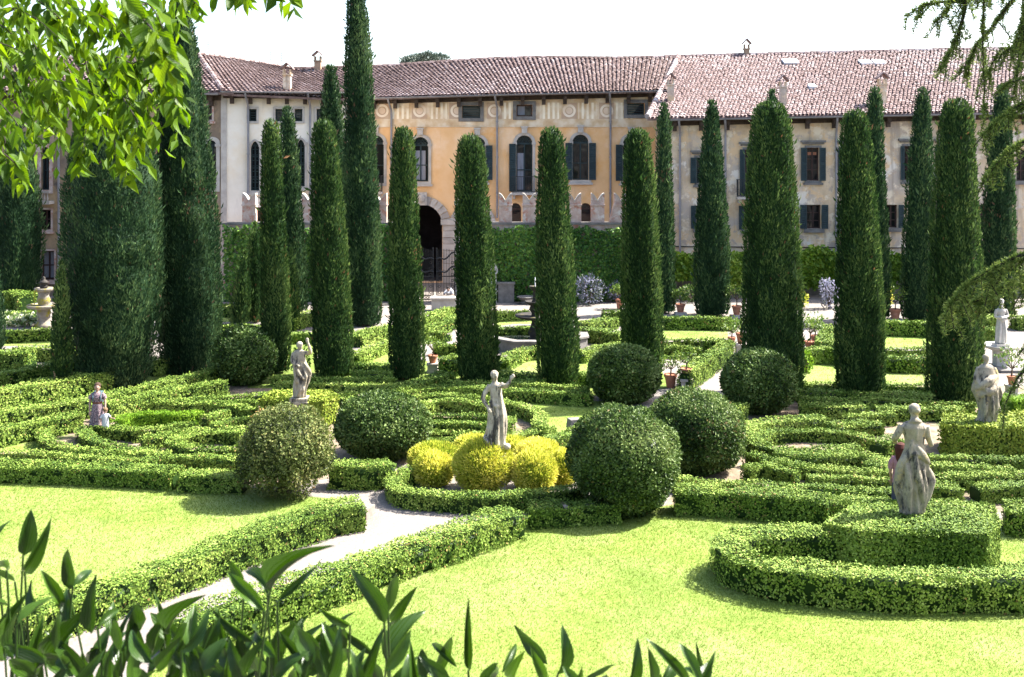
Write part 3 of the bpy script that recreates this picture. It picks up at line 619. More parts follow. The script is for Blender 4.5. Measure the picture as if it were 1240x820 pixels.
a = fu(fr_, 891, 917, 219, 238); balcony(fr_, right, a[0], a[1], a[2])
zl = at(795,142,61.2)[2]; ur = us(fr_,1300)
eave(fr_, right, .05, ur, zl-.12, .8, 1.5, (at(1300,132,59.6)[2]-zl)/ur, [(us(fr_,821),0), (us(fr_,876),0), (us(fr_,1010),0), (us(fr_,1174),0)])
mb = MB(); mb.tube(fr_.w([(.2,.05,fr_.uz(900,299)[1]),(fr_.len-1,.05,fr_.uz(900,299)[1])]), .03, 5); mb.build('cable', IRON, right)
RA, RB, RC, RD = at(784,143,61.1), at(1310,132,59.5), at(1310,59,70), at(822,68,72)
ro = roof(right, RA, RB, RC, RD, TILE2, .215, .32, .12, 5)
pr = math.atan2(RC[2]-RB[2], RC[1]-RB[1])
def onroof(x, y):
    n = np.cross(RB-RA, RD-RA); k = np.array([(x-CX)/F, 1, -(y-YH)/F]); o = np.array([0,0,H]); t = (RA-o)@n/(k@n); return o+k*t
for x, y, w, h in ((812,122,.42,1.0),(948,126,.42,1.05),(1068,125,.48,1.15)): chimney(right, ro, onroof(x, y), w, h, BEIGE)
chimney(right, ro, onroof(904, 66), .4, .35, BROWN)
for x, y, w, l in ((957,76,.95,.8),(1047.5,77,.72,.75),(1064,77,.72,.75),(983,106,.42,.4)): skylight(right, ro, onroof(x, y), w, l, pr)
# tiled verge closing the left edge
mb = MB(); q = np.linspace(0, 1, 26)[:,None]; vp = RA*(1-q)+RD*q+np.array([0,0,.08])
for i in range(25): mb.tube([vp[i], vp[i+1]*1.1-vp[i]*.1], [.17,.14], 7, 0, random.random())
mb.build('verge_tiles', TILE2, right, ro)

# --- cream wing
cream = thing('cream_building', 'narrow cream plastered wing with pointed lancet windows', 'building', at(340, 350, 62))
fc = Fac(at(268,200,60)[:2], at(428,200,61.2)[:2])
mb = MB(); e_ = at(428,200,61.2); mb.box((e_[0]-.21, 63.6, 5.6), (.4,4.8,11.2)); mb.build('side_wall', CREAM, cream)
cl = [loop_arch(*fu(fc, 303.5, 314, 171, 231), point=True), loop_arch(*fu(fc, 359.5, 369, 169, 226), point=True)]
cs_ = [loop_rect(*fu(fc, x-4.6, x+4.6, 132, 147)) for x in (306, 338, 361.5, 388)]
cg = [loop_rect(*fu(fc, 310, 319, 251, 285)), loop_rect(*fu(fc, 364, 371, 246, 275))]
wall(fc, cream, [(0,0),(fc.len,0),(fc.len,11.3),(0,11.3)], cl+cs_+cg, CREAM)
for l in cl: window(fc, cream, l, 1, (.25,.5,.75), '', None, .12, True, fan=False, bars=9)
for l in cs_: window(fc, cream, l, 0, (), '', None, .12, False, bars=5)
for l in cg: window(fc, cream, l, 0, (.5,), '', None, None, False)
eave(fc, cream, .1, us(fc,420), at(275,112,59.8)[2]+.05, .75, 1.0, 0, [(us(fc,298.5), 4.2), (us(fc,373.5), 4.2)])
mb = MB(); fc.box(mb, -.02, .3, 0.002, .06, 0, 11.25); mb.build('corner_quoin', STONE, cream)
CA, CB, CC, CD = at(270,112,59.2), at(424,119,60.4), at(352,84,72), at(240,68,66)
ro = roof(cream, CA, CB, CC, CD, TILE, .25, .36, .1, 9)
chimney(cream, ro, at(348, 106, 61.6), .5, .75, BEIGE)
# --- brown wing
brown = thing('brown_building', 'shaded brown stone wing with balustrade behind the leafy branches', 'building', at(120, 358, 60))
fb = Fac(at(-120,200,60)[:2], at(268,200,60)[:2])
bl = [loop_arch(*fu(fb, 50, 60, 178, 230)), loop_arch(*fu(fb, 250, 262, 170, 228)), loop_arch(*fu(fb, 130, 142, 175, 230))]
bs = [loop_rect(*fu(fb, 47, 62, 254, 278)), loop_rect(*fu(fb, 49.5, 66, 304, 339)), loop_rect(*fu(fb, 247, 257, 128, 145)), loop_rect(*fu(fb, 48, 62, 130, 145)), loop_rect(*fu(fb, 20, 34, 304, 338))]
wall(fb, brown, [(0,0),(fb.len,0),(fb.len,11.25),(0,11.25)], bl+bs, BROWN)
for i, l in enumerate(bl): window(fb, brown, l, 1, (.5,), '', None, .2, False, fan=True, swall=STONE if i else PINK)
for i, l in enumerate(bs): window(fb, brown, l, 1, (.5,), 'L' if i in (1,4) else '', .35, .1, True, curtain=(.05,.95,.98,CURT) if i == 1 else None, swall=PINK)
a = fu(fb, 47, 66, 231, 247); mb = MB(); fb.box(mb, a[0], a[1], .003, .7, a[2], a[2]+.18); fb.box(mb, a[0], a[1], .5, .68, a[3]-.1, a[3])
for u in np.arange(a[0]+.1, a[1], .16): mb.lathe([(.03,a[2]+.18),(.06,a[2]+.3),(.03,a[2]+.45),(.05,a[3]-.1)], fb.w([(u,.59,0)])[0]*[1,1,0], 8)
mb.build('balustrade', STONE, brown)
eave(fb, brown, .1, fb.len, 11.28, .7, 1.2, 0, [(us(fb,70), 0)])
ro = roof(brown, at(-120,112,59.2), at(283,112,59.2), at(240,68,66), at(-120,72,66), TILE, .25, .36, .08, 13)
chimney(brown, ro, at(46, 108, 62), .6, 1.0, BROWN)
mb = MB(); hip = np.linspace(0,1,14)[:,None]; hp = CA*(1-hip)+CD*hip+np.array([0,0,.12])
for i in range(13): mb.tube([hp[i], hp[i+1]], [.16,.13], 7, 0, random.random())
mb.build('hip_tiles', TILE, cream)

# --- crenellated ivy wall with gate
gw = thing('garden_wall', 'ivy-covered garden wall with swallowtail merlons and grey coping', 'wall', at(520, 365, 57.8))
YW = 57.8; S_ = YW/F
def wx(x): return (x-CX)*S_
def wz(y): return H-(y-YH)*S_
zt = wz(272)
fw = Fac((wx(268), YW), (wx(770), YW))
for a, b in ((268, 497), (553, 772)):
    mb = MB(); mb.box(((wx(a)+wx(b))/2, YW+.3, zt/2), (wx(b)-wx(a), .6, zt)); mb.build('wall_run', PINK, gw)
    mb = MB(); mb.box(((wx(a)+wx(b))/2, YW+.3, zt+.05), (wx(b)-wx(a)+.06, .78, .12)); mb.build('coping', GREYSTONE, gw)
def merlon(x, full=True):
    w = 16*S_; h = wz(238)-zt; c = wx(x); n = 8; out = [(-w/2,0),(w/2,0)]
    for sgn in (1, -1):
        arc = []
        for i in range(n+1):
            t = i/n; arc.append((sgn*(w/2*(1-t)), h*(.70+.30*math.cos(t*1.45))-(.0 if t < 1 else .02)))
        out += arc if sgn == 1 else arc[::-1][1:]
    mb = MB(); m = len(out); v = np.array([(c+u, YW+.05, zt+.112+z) for u, z in out]+[(c+u, YW+.5, zt+.112+z) for u, z in out])
    fl = [tuple(t) for t in tessellate_polygon([[Vector((u, z, 0)) for u, z in out]])]
    mb.add(v, fl+[tuple(m+k for k in f) for f in fl]+[(i,(i+1)%m,m+(i+1)%m,m+i) for i in range(m)])
    mb.box((c, YW+.27, zt+.112+h*.62), (w+.06, .56, .07))
    o = mb.build('merlon', PINK, gw)
    mb = MB()
    for sgn in (1, -1):
        pts = [(c+sgn*w/2*(1-t), YW+.27, zt+.112+h*(.70+.30*math.cos(t*1.45))+.02) for t in np.linspace(0, 1, 7)]
        for i in range(6):
            p0, p1 = np.array(pts[i]), np.array(pts[i+1]); mb.hexa(np.array([p0+[0,-.26,-.03],p1+[0,-.26,-.03],p1+[0,.26,-.03],p0+[0,.26,-.03],p0+[0,-.26,.05],p1+[0,-.26,.05],p1+[0,.26,.05],p0+[0,.26,.05]]))
    mb.build('merlon_cap', STONE, gw, o)
for x in (301, 337, 373, 430, 460, 612, 641, 669, 696, 724, 752): merlon(x)
mb = MB(); mb.hexa(np.array([(wx(738),YW+.06,zt+.112),(wx(744),YW+.06,zt+.112),(wx(744),YW+.48,zt+.112),(wx(738),YW+.48,zt+.112),(wx(743),YW+.06,zt+1.0),(wx(744),YW+.06,zt+1.0),(wx(744),YW+.48,zt+1.0),(wx(743),YW+.48,zt+1.0)])); mb.build('buttress', PINK, gw)
mb = MB(); mb.box((wx(556), YW-.1, 2.6), (.36,.5,5.2)); mb.box((wx(556), YW-.1, 5.3), (.5,.64,.2)); mb.ell((wx(556), YW-.1, 5.6), (.2,.2,.25)); mb.build('gate_pier', STONE, gw)
mb = MB(); mb.box((wx(497), YW-.1, 2.6), (.36,.5,5.2)); mb.box((wx(497), YW-.1, 5.3), (.5,.64,.2)); mb.ell((wx(497), YW-.1, 5.6), (.2,.2,.25)); mb.build('gate_pier', STONE, gw)
def ivy(name, label, x0, x1, z1, yc, n, seed, dens=320, mat=IVY):
    L = wx(x1)-wx(x0); n = int(L*z1*dens); u = RNG.uniform(wx(x0)-.05, wx(x1)+.05, n); z = RNG.uniform(.05, z1+.1, n)
    p = np.c_[u, np.full(n, yc), z]; nn = noise(p, 1.5, seed); n2 = noise(p, 4, seed+1)
    keep = (z < z1-.05+.15*n2) ; p[:,1] -= .10+.13*(nn+1)*.6+.06*n2+RNG.uniform(0,.08,n); p = p[keep]; nn = nn[keep]
    mb = MB(); m = len(p); N = np.tile([0,-1.,.25], (m,1)); ls_ = RNG.uniform(.13,.21,m)
    mb.leaves(p, N, ls_, ls_*.85, -.6, .25, .45, 0, np.clip(.42+.2*nn+.22*RNG.normal(size=m), 0, 1))
    return tag(mb.build(name, mat), label, 'ivy')
ivy('ivy', 'dark green ivy cladding the wall right of the gate', 557, 770, zt-.02, YW, 0, 1)
ivy('ivy', 'dark green ivy cladding the wall left of the gate', 274, 494, zt-.02, YW, 0, 2, 260)
gate = thing('iron_gate', 'black wrought iron double gate in front of the arched passage', 'gate', (wx(526), YW-.15, 0))
for s0, s1 in ((500, 526.5), (527.5, 553)):
    mb = MB(); u0, u1 = wx(s0)+.05, wx(s1)-.05; yg = YW-.15
    for u in (u0+.03, u1-.03): mb.box((u, yg, 1.45), (.06,.05,2.9))
    for z in (.12, .34, 1.36): mb.box(((u0+u1)/2, yg, z), (u1-u0-.05, .04, .05))
    lf = mb.build('gate_leaf', IRON, gate); mb = MB()
    for i, u in enumerate(np.arange(u0+.12, u1-.05, .085)):
        mb.box((u, yg, 1.4), (.022,.022,2.7+.18*math.sin((u-u0)/(u1-u0)*3.14)))
    sgn = 1 if s0 == 500 else -1
    for za, zb in ((1.55, .35), (2.25, .4)):
        q = [(u0+(u1-u0)*t if sgn == 1 else u1-(u1-u0)*t, yg-.03, za+zb*(1-t)**1.5+.08*math.sin(t*9)) for t in np.linspace(0,1,16)]; mb.tube(q, .045, 6)
    for ux in (u0+.16, u1-.16):
        for z in np.arange(.5, 2.4, .32):
            mb.tube([(ux+.07*math.cos(t), yg-.02, z+.07*math.sin(t)) for t in np.linspace(0,6.28,9)], .016, 5)
    for ux in np.arange(u0+.1, u1, .16): mb.tube([(ux+.06*math.cos(t), yg-.02, .23+.06*math.sin(t)) for t in np.linspace(0,6.28,9)], .016, 5)
    mb.build('gate_scrollwork', IRON, gate, lf)
# vine-covered trellis wall on the right
lw = MB(); lw.box((at(1000,360,60)[0], 60.4, .45), (26, .4, .9)); tag(lw.build('low_wall', GREYSTONE), 'low dark stone wall under the vines at right', 'wall')
def vinewall(x0, x1, label, tops, seed):
    d = 59.3; X0, X1 = (x0-CX)*d/F, (x1-CX)*d/F; n = int((X1-X0)*3*210); u = RNG.uniform(X0, X1, n); z = RNG.uniform(.55, 3.2, n)
    tx = np.interp(CX+u*F/d, [t[0] for t in tops], [H-(t[1]-YH)*d/F for t in tops]); p = np.c_[u, np.full(n, d), z]; nn = noise(p, 1.6, seed)
    low = .75+.5*noise(np.c_[u, u*0, u*0], 1.7, seed+2)
    k = (z < tx+.12*nn) & (z > low); p[:,1] -= .5*np.sqrt(np.clip(1-((z-1.7)/1.6)**2, 0, 1))*(1+.5*nn)+RNG.uniform(-.1,.15,n); p = p[k]; nn = nn[k]; m = len(p)
    mb = MB(); ls_ = RNG.uniform(.16,.27,m); mb.leaves(p, np.tile([0,-.8,.6],(m,1)), ls_, ls_*.8, -.4, .3, .5, 0, np.clip(.5+.25*nn+.2*RNG.normal(size=m),0,1))
    q = np.linspace(X0, X1, 60); tz = np.interp(CX+q*F/d, [t[0] for t in tops], [H-(t[1]-YH)*d/F for t in tops])-.2
    v = np.concatenate([np.c_[q, q*0+d+.1, q*0+.9], np.c_[q, q*0+d+.1, tz], np.c_[q, q*0+d+.4, tz]]); mb.add(v, [(i,i+1,61+i,60+i) for i in range(59)]+[(60+i,61+i,121+i,120+i) for i in range(59)], 0, .15)
    tag(mb.build('vine_hedge', VINE), label, 'vine')
vinewall(800, 895, 'yellow-green vine screen left of the widest clipped cypress', [(800,305),(860,306),(875,303),(895,305)], 1)
vinewall(895, 1040, 'yellow-green vine screen rising to a rounded hump', [(895,303),(905,301),(925,306),(965,305),(972,300),(985,296),(998,297),(1008,304),(1040,306)], 2)
vinewall(1040, 1112, 'yellow-green vine screen between the two right-hand cypress rows', [(1040,300),(1060,299),(1075,304),(1112,306)], 3)
# ------------------------------------------------------------------ hedges
def frames(line, closed=False):
    t = nrm(np.gradient(line[:, :2], axis=0)); lat = np.c_[t[:,1], -t[:,0]]; return t, lat
def hedge(label, px, h=.45, w=.55, mat=BOX, dens=1.0, lumps=1.0, z0=0.0, step=.12, cat='hedge', bright=.5, flare=0.0):
    """px: top centre line traced in the photo; becomes a real clipped hedge of height h and width w on the ground"""
    w = w*.78 if w < .6 else w*.92; h = h*.86 if h <= .5 else h*.94
    line = smooth_line([P(x, y, h)[:2] for x, y in px], step); return hedge_w(label, line, h, w, mat, dens, lumps, cat, bright)
SEED = [0]
def hedge_w(label, line, h, w, mat=BOX, dens=1.0, lumps=1.0, cat='hedge', bright=.5):
    SEED[0] += 1; sd_ = SEED[0] % 30
    line = np.asarray(line); n = len(line); t, lat = frames(line)
    L = np.linalg.norm(np.diff(line, axis=0), axis=1).sum(); D = line[:,1].mean()
    org = np.array([*line[n//2], 0.])
    amp = (.022 if D > 24 else .034)*lumps; inset = .10
    def shape(s, u, z, nn):                         # s index along, u lateral -1..1, z height
        i = np.clip(s, 0, n-1.001); i0 = i.astype(int); fr = (i-i0)[:,None]
        c = line[i0]*(1-fr)+line[i0+1]*fr; l = nrm(lat[i0]*(1-fr)+lat[i0+1]*fr)
        p = np.c_[c+l*(u*w/2)[:,None], z]
        return p, l
    # core
    prof = [(-.86,0),(-1,.15),(-1,.86),(-.82,1),(0,1.0),(.82,1),(1,.86),(1,.15),(.86,0)]
    mb = MB(); rings = []
    for k in range(n):
        r = np.array([np.r_[line[k]+lat[k]*(u*(w/2-inset)), zz*(h-inset)] for u, zz in prof]); r += (amp*noise(r, 3.2, sd_))[:,None]*np.r_[lat[k], 0][None]*np.sign(np.array([u for u,_ in prof]))[:,None]*.6
        r[:,2] = np.maximum(r[:,2], 0); rings.append(r)
    mb.loft(rings, 0, .0)  # core in the darkest leaf colour, standing in for shade between the leaves
    # leaves
    ll = max(.055, .0022*D); area = .30*ll*ll
    cov = 1.7*dens
    at_ = L*w; as_ = L*h*1.25; ae = w*h*1.25; tg = t[n//2]
    camd = nrm(-np.r_[line[n//2], 0][None])[0]
    parts = []
    def cnt(a, vis): return int(a*cov/area*(1.0 if vis else .3))
    vis = lambda nx: (nx@camd[:2]) > -.1
    m = cnt(at_, True); parts.append((RNG.uniform(0,n-1,m), RNG.uniform(-1,1,m), np.full(m, h), 'top'))
    for sg in (-1, 1):
        fv = np.mean([vis(lat[k]*sg) for k in range(n)]); m = int(cnt(as_, True)*(.3+.7*fv)); parts.append((RNG.uniform(0,n-1,m), np.full(m, float(sg)), RNG.uniform(.02,1,m)*h, sg))
    Ps, Ns = [], []
    for s, u, z, kind in parts:
        p, l = shape(s, u, z, n)
        N = np.tile([0,0,1.], (len(p),1)) if kind == 'top' else np.c_[l*kind, np.zeros(len(p))]
        Ps.append(p); Ns.append(N)
    for e, sg in ((0,-1),(n-1,1)):
        m = cnt(ae, vis(t[e]*sg)); u = RNG.uniform(-1,1,m); p = np.c_[line[e]+lat[e]*(u*w/2)[:,None], RNG.uniform(.02,1,m)*h]; Ps.append(p); Ns.append(np.tile([*(t[e]*sg), 0.], (m,1)))
    p = np.concatenate(Ps); N = np.concatenate(Ns); m = len(p)
    d = amp*noise(p, 3.2, sd_)+amp*.9*noise(p, 10, sd_+1)-np.where(N[:,2] > .5, RNG.uniform(0,.06,m), np.minimum(RNG.exponential(.045,m), .13))+(RNG.random(m) < .05)*RNG.uniform(0,.05,m)
    p = p+N*d[:,None]; p[:,2] = np.maximum(p[:,2], .01)
    kp = (N[:,2] > .5) | ((noise(p, 20, sd_+8)+.7*noise(p, 37, sd_+9) < .55) & (RNG.random(m) < .9)); p = p[kp]; N = N[kp]; m = len(p)
    lv = ll*RNG.uniform(.7,1.25,m)
    a = np.clip(bright+.03+.12*noise(p, 1.1, sd_+4)+.10*noise(p, 6, sd_+5)+.17*RNG.normal(size=m), 0, .93); a = np.where(RNG.random(m) < .008+.05*(noise(p, 2.5, sd_+11) > 1.15), 1.0, a)
    mb.leaves(p, N, lv, lv*.6, .1, .08, np.where(N[:,2] > .5, .26, .17), 0, a, None, np.where(N[:,2] > .5, .10, .02))
    return tag(mb.build('hedge', mat, origin=org), label, cat)
HG = [
 # left maze
 ('long front hedge of the maze bordering the left lawn', [(-30,559),(0,560),(75,562),(170,566),(216,569)], .5, .75),
 ('short front hedge ending at the olive ball bush', [(223,571),(260,572),(298,573)], .5, .75),
 ('second hedge row from the left lawn, left half', [(-20,545),(5,546),(60,548),(110,552),(164,556)], .42, .5),
 ('second hedge row from the left lawn, right half', [(172,557),(215,552),(255,553),(292,554)], .42, .55),
 ('curled hedge turning left of the brown maze path', [(90,505),(66,511),(53,520),(58,532),(80,540),(110,544),(160,547),(205,548)], .42, .5),
 ('curled hedge in front of the woman and child', [(160,519),(130,516),(108,515),(101,521),(118,533),(150,541),(185,544)], .40, .5),
 ('hedge sweeping from the woman towards the young green shrubs', [(160,520),(190,517),(235,512)], .42, .45),
 ('slanting maze hedge left of the small oval hedge', [(172,530),(205,524),(252,517)], .42, .5),
 ('small oval hedge ring left of the olive ball bush', [(294,523),(255,521),(222,526),(210,533),(224,540),(258,542),(294,540)], .42, .5),
 ('bright young hedge behind the child', [(142,509),(152,503),(175,500),(200,499),(225,500),(242,496)], .5, .5, BOXY),
 ('stubby hedge block right of the bright young hedge', [(247,504),(262,500),(273,496)], .42, .5),
 ('short curved hedge behind the small oval ring', [(258,514),(272,510),(288,507),(312,503)], .42, .45),
 ('short hedge touching the olive ball bush from behind', [(266,517),(285,518),(300,517)], .4, .45),
 ('long arched hedge behind the bright young hedge', [(128,493),(180,487),(240,487),(285,490),(310,495)], .42, .5),
 ('upper maze hedge running up to the statue block', [(185,486),(245,481),(300,478),(342,474)], .42, .5),
 ('short maze hedge left of the statue block', [(266,487),(290,485),(312,484)], .42, .5),
 ('outer tall diagonal hedge below the two huge cypresses', [(-20,502),(35,492),(105,483),(125,478),(170,468),(220,457),(268,444)], .6, .7),
 ('inner tall diagonal hedge ending at the dark ball bush', [(127,488),(180,477),(230,467),(272,460)], .6, .6),
 ('hedge at the left edge above the small lawn wedge', [(-20,521),(0,518),(50,508),(98,499)], .55, .6),
 # far left terraces
 ('dark hedge behind the thin staked cypress', [(-20,475),(20,468),(65,460),(110,452),(132,449)], .7, .9),
 ('hedge above the left gravel strip', [(-20,455),(20,447),(62,440),(90,434),(118,430)], .7, .8),
 ('hedge seen in the gap between the two huge cypresses', [(180,436),(198,433),(216,431)], .6, .9),
 ('square hedge block at the left edge', [(-10,426),(15,425),(38,425)], .8, 1.0),
 ('hedge in front of the lawn strip below the mossy fountain', [(20,420),(65,421),(104,421)], .55, .7),
 ('dark hedge end beside the left huge cypress', [(88,412),(97,417),(104,424)], .7, .8),
 ('hedge in front of the mossy fountain', [(0,401),(35,399),(70,397)], .55, .7),
 ('hedge behind the mossy fountain', [(-5,379),(25,378),(52,377)], .5, .7),
 ('dark hedge at the foot of the brown building', [(-5,354),(20,353),(36,357)], .9, 1.2),
 # around the first rows of cypresses
 ('hedge at the feet of the second and third clipped cypresses, rear row', [(330,455),(400,457),(480,458)], .4, .5),
 ('hedge at the feet of the second and third clipped cypresses, front row', [(336,462),(400,464),(486,466)], .45, .55),
 ('diagonal hedge climbing between the third and fourth clipped cypresses', [(468,474),(505,463),(542,451)], .5, .8),
 ('thin hedge crossing under the fourth and fifth clipped cypresses', [(528,462),(590,463),(650,465),(714,469)], .4, .45),
 ('hedge behind the fiddling statue running to the right ball bush', [(480,475),(515,469),(560,468),(640,472),(716,477)], .45, .6),
 ('low hedge behind the left statue block', [(345,474),(400,476),(440,474)], .42, .5),
 ('short hedge right of the left statue block', [(414,482),(430,480),(446,481)], .42, .6),
 # oval maze in the centre
 ('outer arc hedge of the oval maze', [(486,482),(520,477),(585,480),(620,487),(645,495),(656,503),(652,513),(668,519)], .45, .5),
 ('bent hedge block of the oval maze behind the statue', [(500,496),(512,489),(527,484),(560,484),(592,490)], .45, .55),
 ('straight inner hedge of the oval maze, rear', [(518,502),(555,502),(592,503)], .42, .4),
 ('straight inner hedge of the oval maze with rounded right end', [(518,510),(560,511),(595,514),(614,510),(617,503)], .42, .5),
 ('thin inner hedge of the oval maze', [(522,521),(555,522),(592,522)], .38, .4),
 ('front inner hedge of the oval maze behind the golden bushes', [(515,532),(550,529),(585,527)], .4, .5),
 ('hedge from the statue to the grey stone block', [(608,530),(630,524),(652,520),(672,522)], .42, .5),
 ('hedge left of the front right ball bush', [(646,536),(668,530),(694,522),(730,505)], .45, .6),
 ('boxy hedge below the left round ball bush', [(402,560),(425,561),(450,562),(474,559)], .6, .7),
 # along the foreground path
 ('clipped hedge along the far side of the foreground path', [(438,607),(400,613),(350,628),(300,645),(255,662),(200,681),(140,702),(80,723),(20,744)], .6, .8),
 ('clipped hedge along the near side of the foreground path', [(624,618),(590,627),(560,637),(500,657),(440,677),(400,692),(330,714),(270,733),(205,756)], .55, .85),
 ('low round hedge encircling the golden bushes', [(500,566),(484,572),(475,581),(488,591),(520,595),(570,598),(620,597),(670,593),(705,586)], .48, .55),
 ('dark short hedge under the front right ball bush', [(640,612),(680,611),(715,609),(750,608)], .5, .6),
 # right scroll maze
 ('hedge bordering the right lawn in front of the scroll maze', [(818,589),(860,591),(900,593),(960,597),(1004,602)], .6, .8),
 ('long low hedge just behind the lawn border at right', [(815,577),(870,582),(940,586),(1000,589),(1060,592),(1100,594)], .42, .5),
 ('low hedge of the scroll maze nearest the standing person', [(978,577),(1030,578),(1080,581)], .42, .4),
 ('short wavy hedge right of the middle ball bush', [(903,566),(925,562),(945,566),(966,571)], .42, .45),
 ('lower crescent hedge of the scroll maze', [(906,546),(935,554),(975,563),(1030,568),(1078,570)], .42, .55),
 ('upper crescent hedge of the scroll maze', [(940,546),(975,550),(1010,549),(1045,549),(1066,554),(1058,563)], .42, .6),
 ('open ring hedge of the scroll maze', [(1042,540),(990,542),(940,541),(914,533),(930,523),(975,519),(1025,522),(1052,529)], .42, .55),
 ('outer arc hedge of the scroll maze', [(896,533),(896,522),(915,512),(950,507),(1000,504)], .45, .75),
 ('hedge tongue of the scroll maze pointing left', [(1005,513),(1035,511),(1068,511)], .42, .6),
 ('rear hedge tongue of the scroll maze', [(1024,503),(1050,501),(1084,500)], .42, .5),
 ('hedge at the feet of the widest clipped cypress', [(968,488),(1005,490),(1048,490)], .5, .7),
 ('thin hedge in front of the right clipped cypresses', [(968,481),(1020,482),(1080,483),(1130,486),(1180,488)], .4, .4),
 ('hedge behind the back-turned statue, rear row', [(1060,492),(1110,493),(1168,494)], .45, .6),
 ('rounded hedge end left of the standing person', [(1062,535),(1075,531),(1092,530)], .45, .7),
 ('maze hedge just right of the back-turned statue, upper', [(1122,551),(1148,552),(1174,552)], .42, .5),
 ('maze hedge under the right hedge block', [(1182,554),(1215,554),(1260,553)], .42, .5),
 ('maze hedge right of the back-turned statue, middle', [(1130,562),(1175,564),(1226,566)], .45, .55),
 ('long maze hedge right of the back-turned statue, lower', [(1136,574),(1190,573),(1260,571)], .45, .5),
 ('square maze hedge end beside the statue drapery', [(1120,582),(1145,586),(1162,587)], .45, .7),
 ('maze hedge at the right edge, front', [(1180,586),(1215,585),(1260,587)], .45, .7),
 ('hedge behind the front statue block', [(1000,604),(1040,603),(1080,602)], .5, .6),
 ('hedge at the right edge behind the front statue block', [(1216,610),(1240,612),(1280,612)], .6, .9),
 # middle distance
 ('dark hedge at the court end behind the young cypresses', [(258,370),(300,370),(346,371)], .6, .8),
 ('low hedge in front of the lawn strip behind the young cypresses', [(258,394),(300,394),(338,395)], .5, .7),
 ('sunny hedge between first and second clipped cypresses', [(348,386),(362,382),(382,377)], .6, .9),
 ('dark low hedge below the gravel strip between first two clipped cypresses', [(345,404),(365,403),(388,403)], .5, .8),
 ('hedge right of the tallest cypress foot', [(425,404),(445,400),(474,395)], .5, .8),
 ('hedge closing the lawn triangle behind the second clipped cypress', [(404,440),(440,440),(500,441)], .45, .6),
 ('small front hedge between the second and third clipped cypresses', [(428,450),(475,450)], .4, .5),
 ('diagonal hedge behind the third clipped cypress, lower', [(425,430),(440,424),(468,413),(490,405)], .5, .7),
 ('diagonal hedge behind the third clipped cypress, upper', [(430,408),(455,400),(480,394)], .5, .8),
 ('thick hedge running towards the stone basin by the gate', [(505,388),(525,380),(547,372)], .5, .9),
 ('thick hedge right of the stone basin path', [(508,399),(530,392),(560,381)], .5, .9),
 ('short hedge behind the potted plant on pedestal', [(510,402),(526,401),(542,403)], .45, .6),
 ('short hedge half hidden by the fourth clipped cypress', [(528,416),(545,417),(562,417)], .5, .7),
 ('hedge block beside the potted plant on pedestal', [(538,431),(548,432),(558,431)], .7, .9),
 ('hedge behind the fountain lawn', [(598,378),(620,377),(640,376)], .5, .7),
 ('hedge in front of the fountain lawn, left of the fountain', [(598,397),(625,396),(648,396)], .6, .6),
 ('curving hedge in front of the fountain pool, left', [(606,437),(625,426),(640,422),(660,421)], .5, .7),
 ('straight hedge before the pool lawn', [(604,449),(650,452),(700,452),(718,452)], .5, .55),
 ('low hedge between the fourth and fifth clipped cypresses', [(606,459),(630,460),(660,461)], .4, .5),
 ('curving hedge in front of the fountain pool, right', [(700,426),(725,420),(758,414)], .5, .7),
 ('thick hedge right of the pool, near', [(702,398),(725,399),(756,404)], .6, .8),
 ('thick hedge right of the pool, slanting', [(706,391),(725,388),(742,384)], .55, .9),
 ('hedge behind the fifth clipped cypress near the court', [(730,377),(745,377),(765,378)], .6, .9),
 ('straight dark hedge along the gravel court', [(804,384),(845,384),(886,385)], .6, .7),
 ('low hedge closing the middle lawn bed, rear', [(800,412),(825,411),(850,411)], .4, .5),
 ('low hedge closing the middle lawn bed, front', [(800,420),(825,420),(850,421)], .5, .6),
 ('square hedge corner by the path pots', [(850,411),(868,411),(884,412)], .7, .8),
 ('sunlit hedge along the central gravel path', [(829,449),(848,437),(866,425),(882,413)], .72, .6),
 ('dark hedge end under the path ball bush', [(874,491),(885,491),(898,493)], .6, .9),
 ('hedge running back from the lemon pots at right', [(1000,415),(1004,403),(1008,393)], .5, .9),
 ('hedge between the two right lawn strips, near', [(968,423),(1010,422),(1070,431),(1130,432)], .6, .8),
 ('hedge between the two right lawn strips, far', [(1012,415),(1070,422),(1130,421)], .4, .5),
 ('yellowish hedge in front of the right lawn strip, rear', [(964,463),(1015,464),(1070,465),(1130,466)], .4, .5),
 ('dark hedge in front of the right lawn strip, front', [(964,472),(1015,474),(1070,474),(1130,476)], .42, .6),
 ('dark hedge at the back of the right lawns', [(1020,388),(1070,388),(1130,390)], .7, .7),
 ('dark hedge left of the white fountain statue', [(1188,384),(1200,383),(1212,384)], .6, .9),
 ('pale hedge behind the white fountain', [(1186,398),(1197,398),(1208,399)], .6, .9),
 ('hedge at the right edge beside the white fountain', [(1228,384),(1245,384),(1270,385)], .6, .9),
 ('bright hedge corner by the lemon pot at the right edge', [(1216,482),(1235,480),(1265,481)], .6, .9, BOXY),
]
for e in HG: hedge(e[0], e[1], e[2], e[3], *(e[4:5]))
# ring hedge of the front right bed
hedge('tall curved hedge ring on the right lawn', [(1010,641),(975,640),(930,641),(893,648),(882,658),(900,670),(945,681),(1010,688),(1100,693),(1180,693),(1260,690),(1330,684)], .68, .75, BOX, .9)
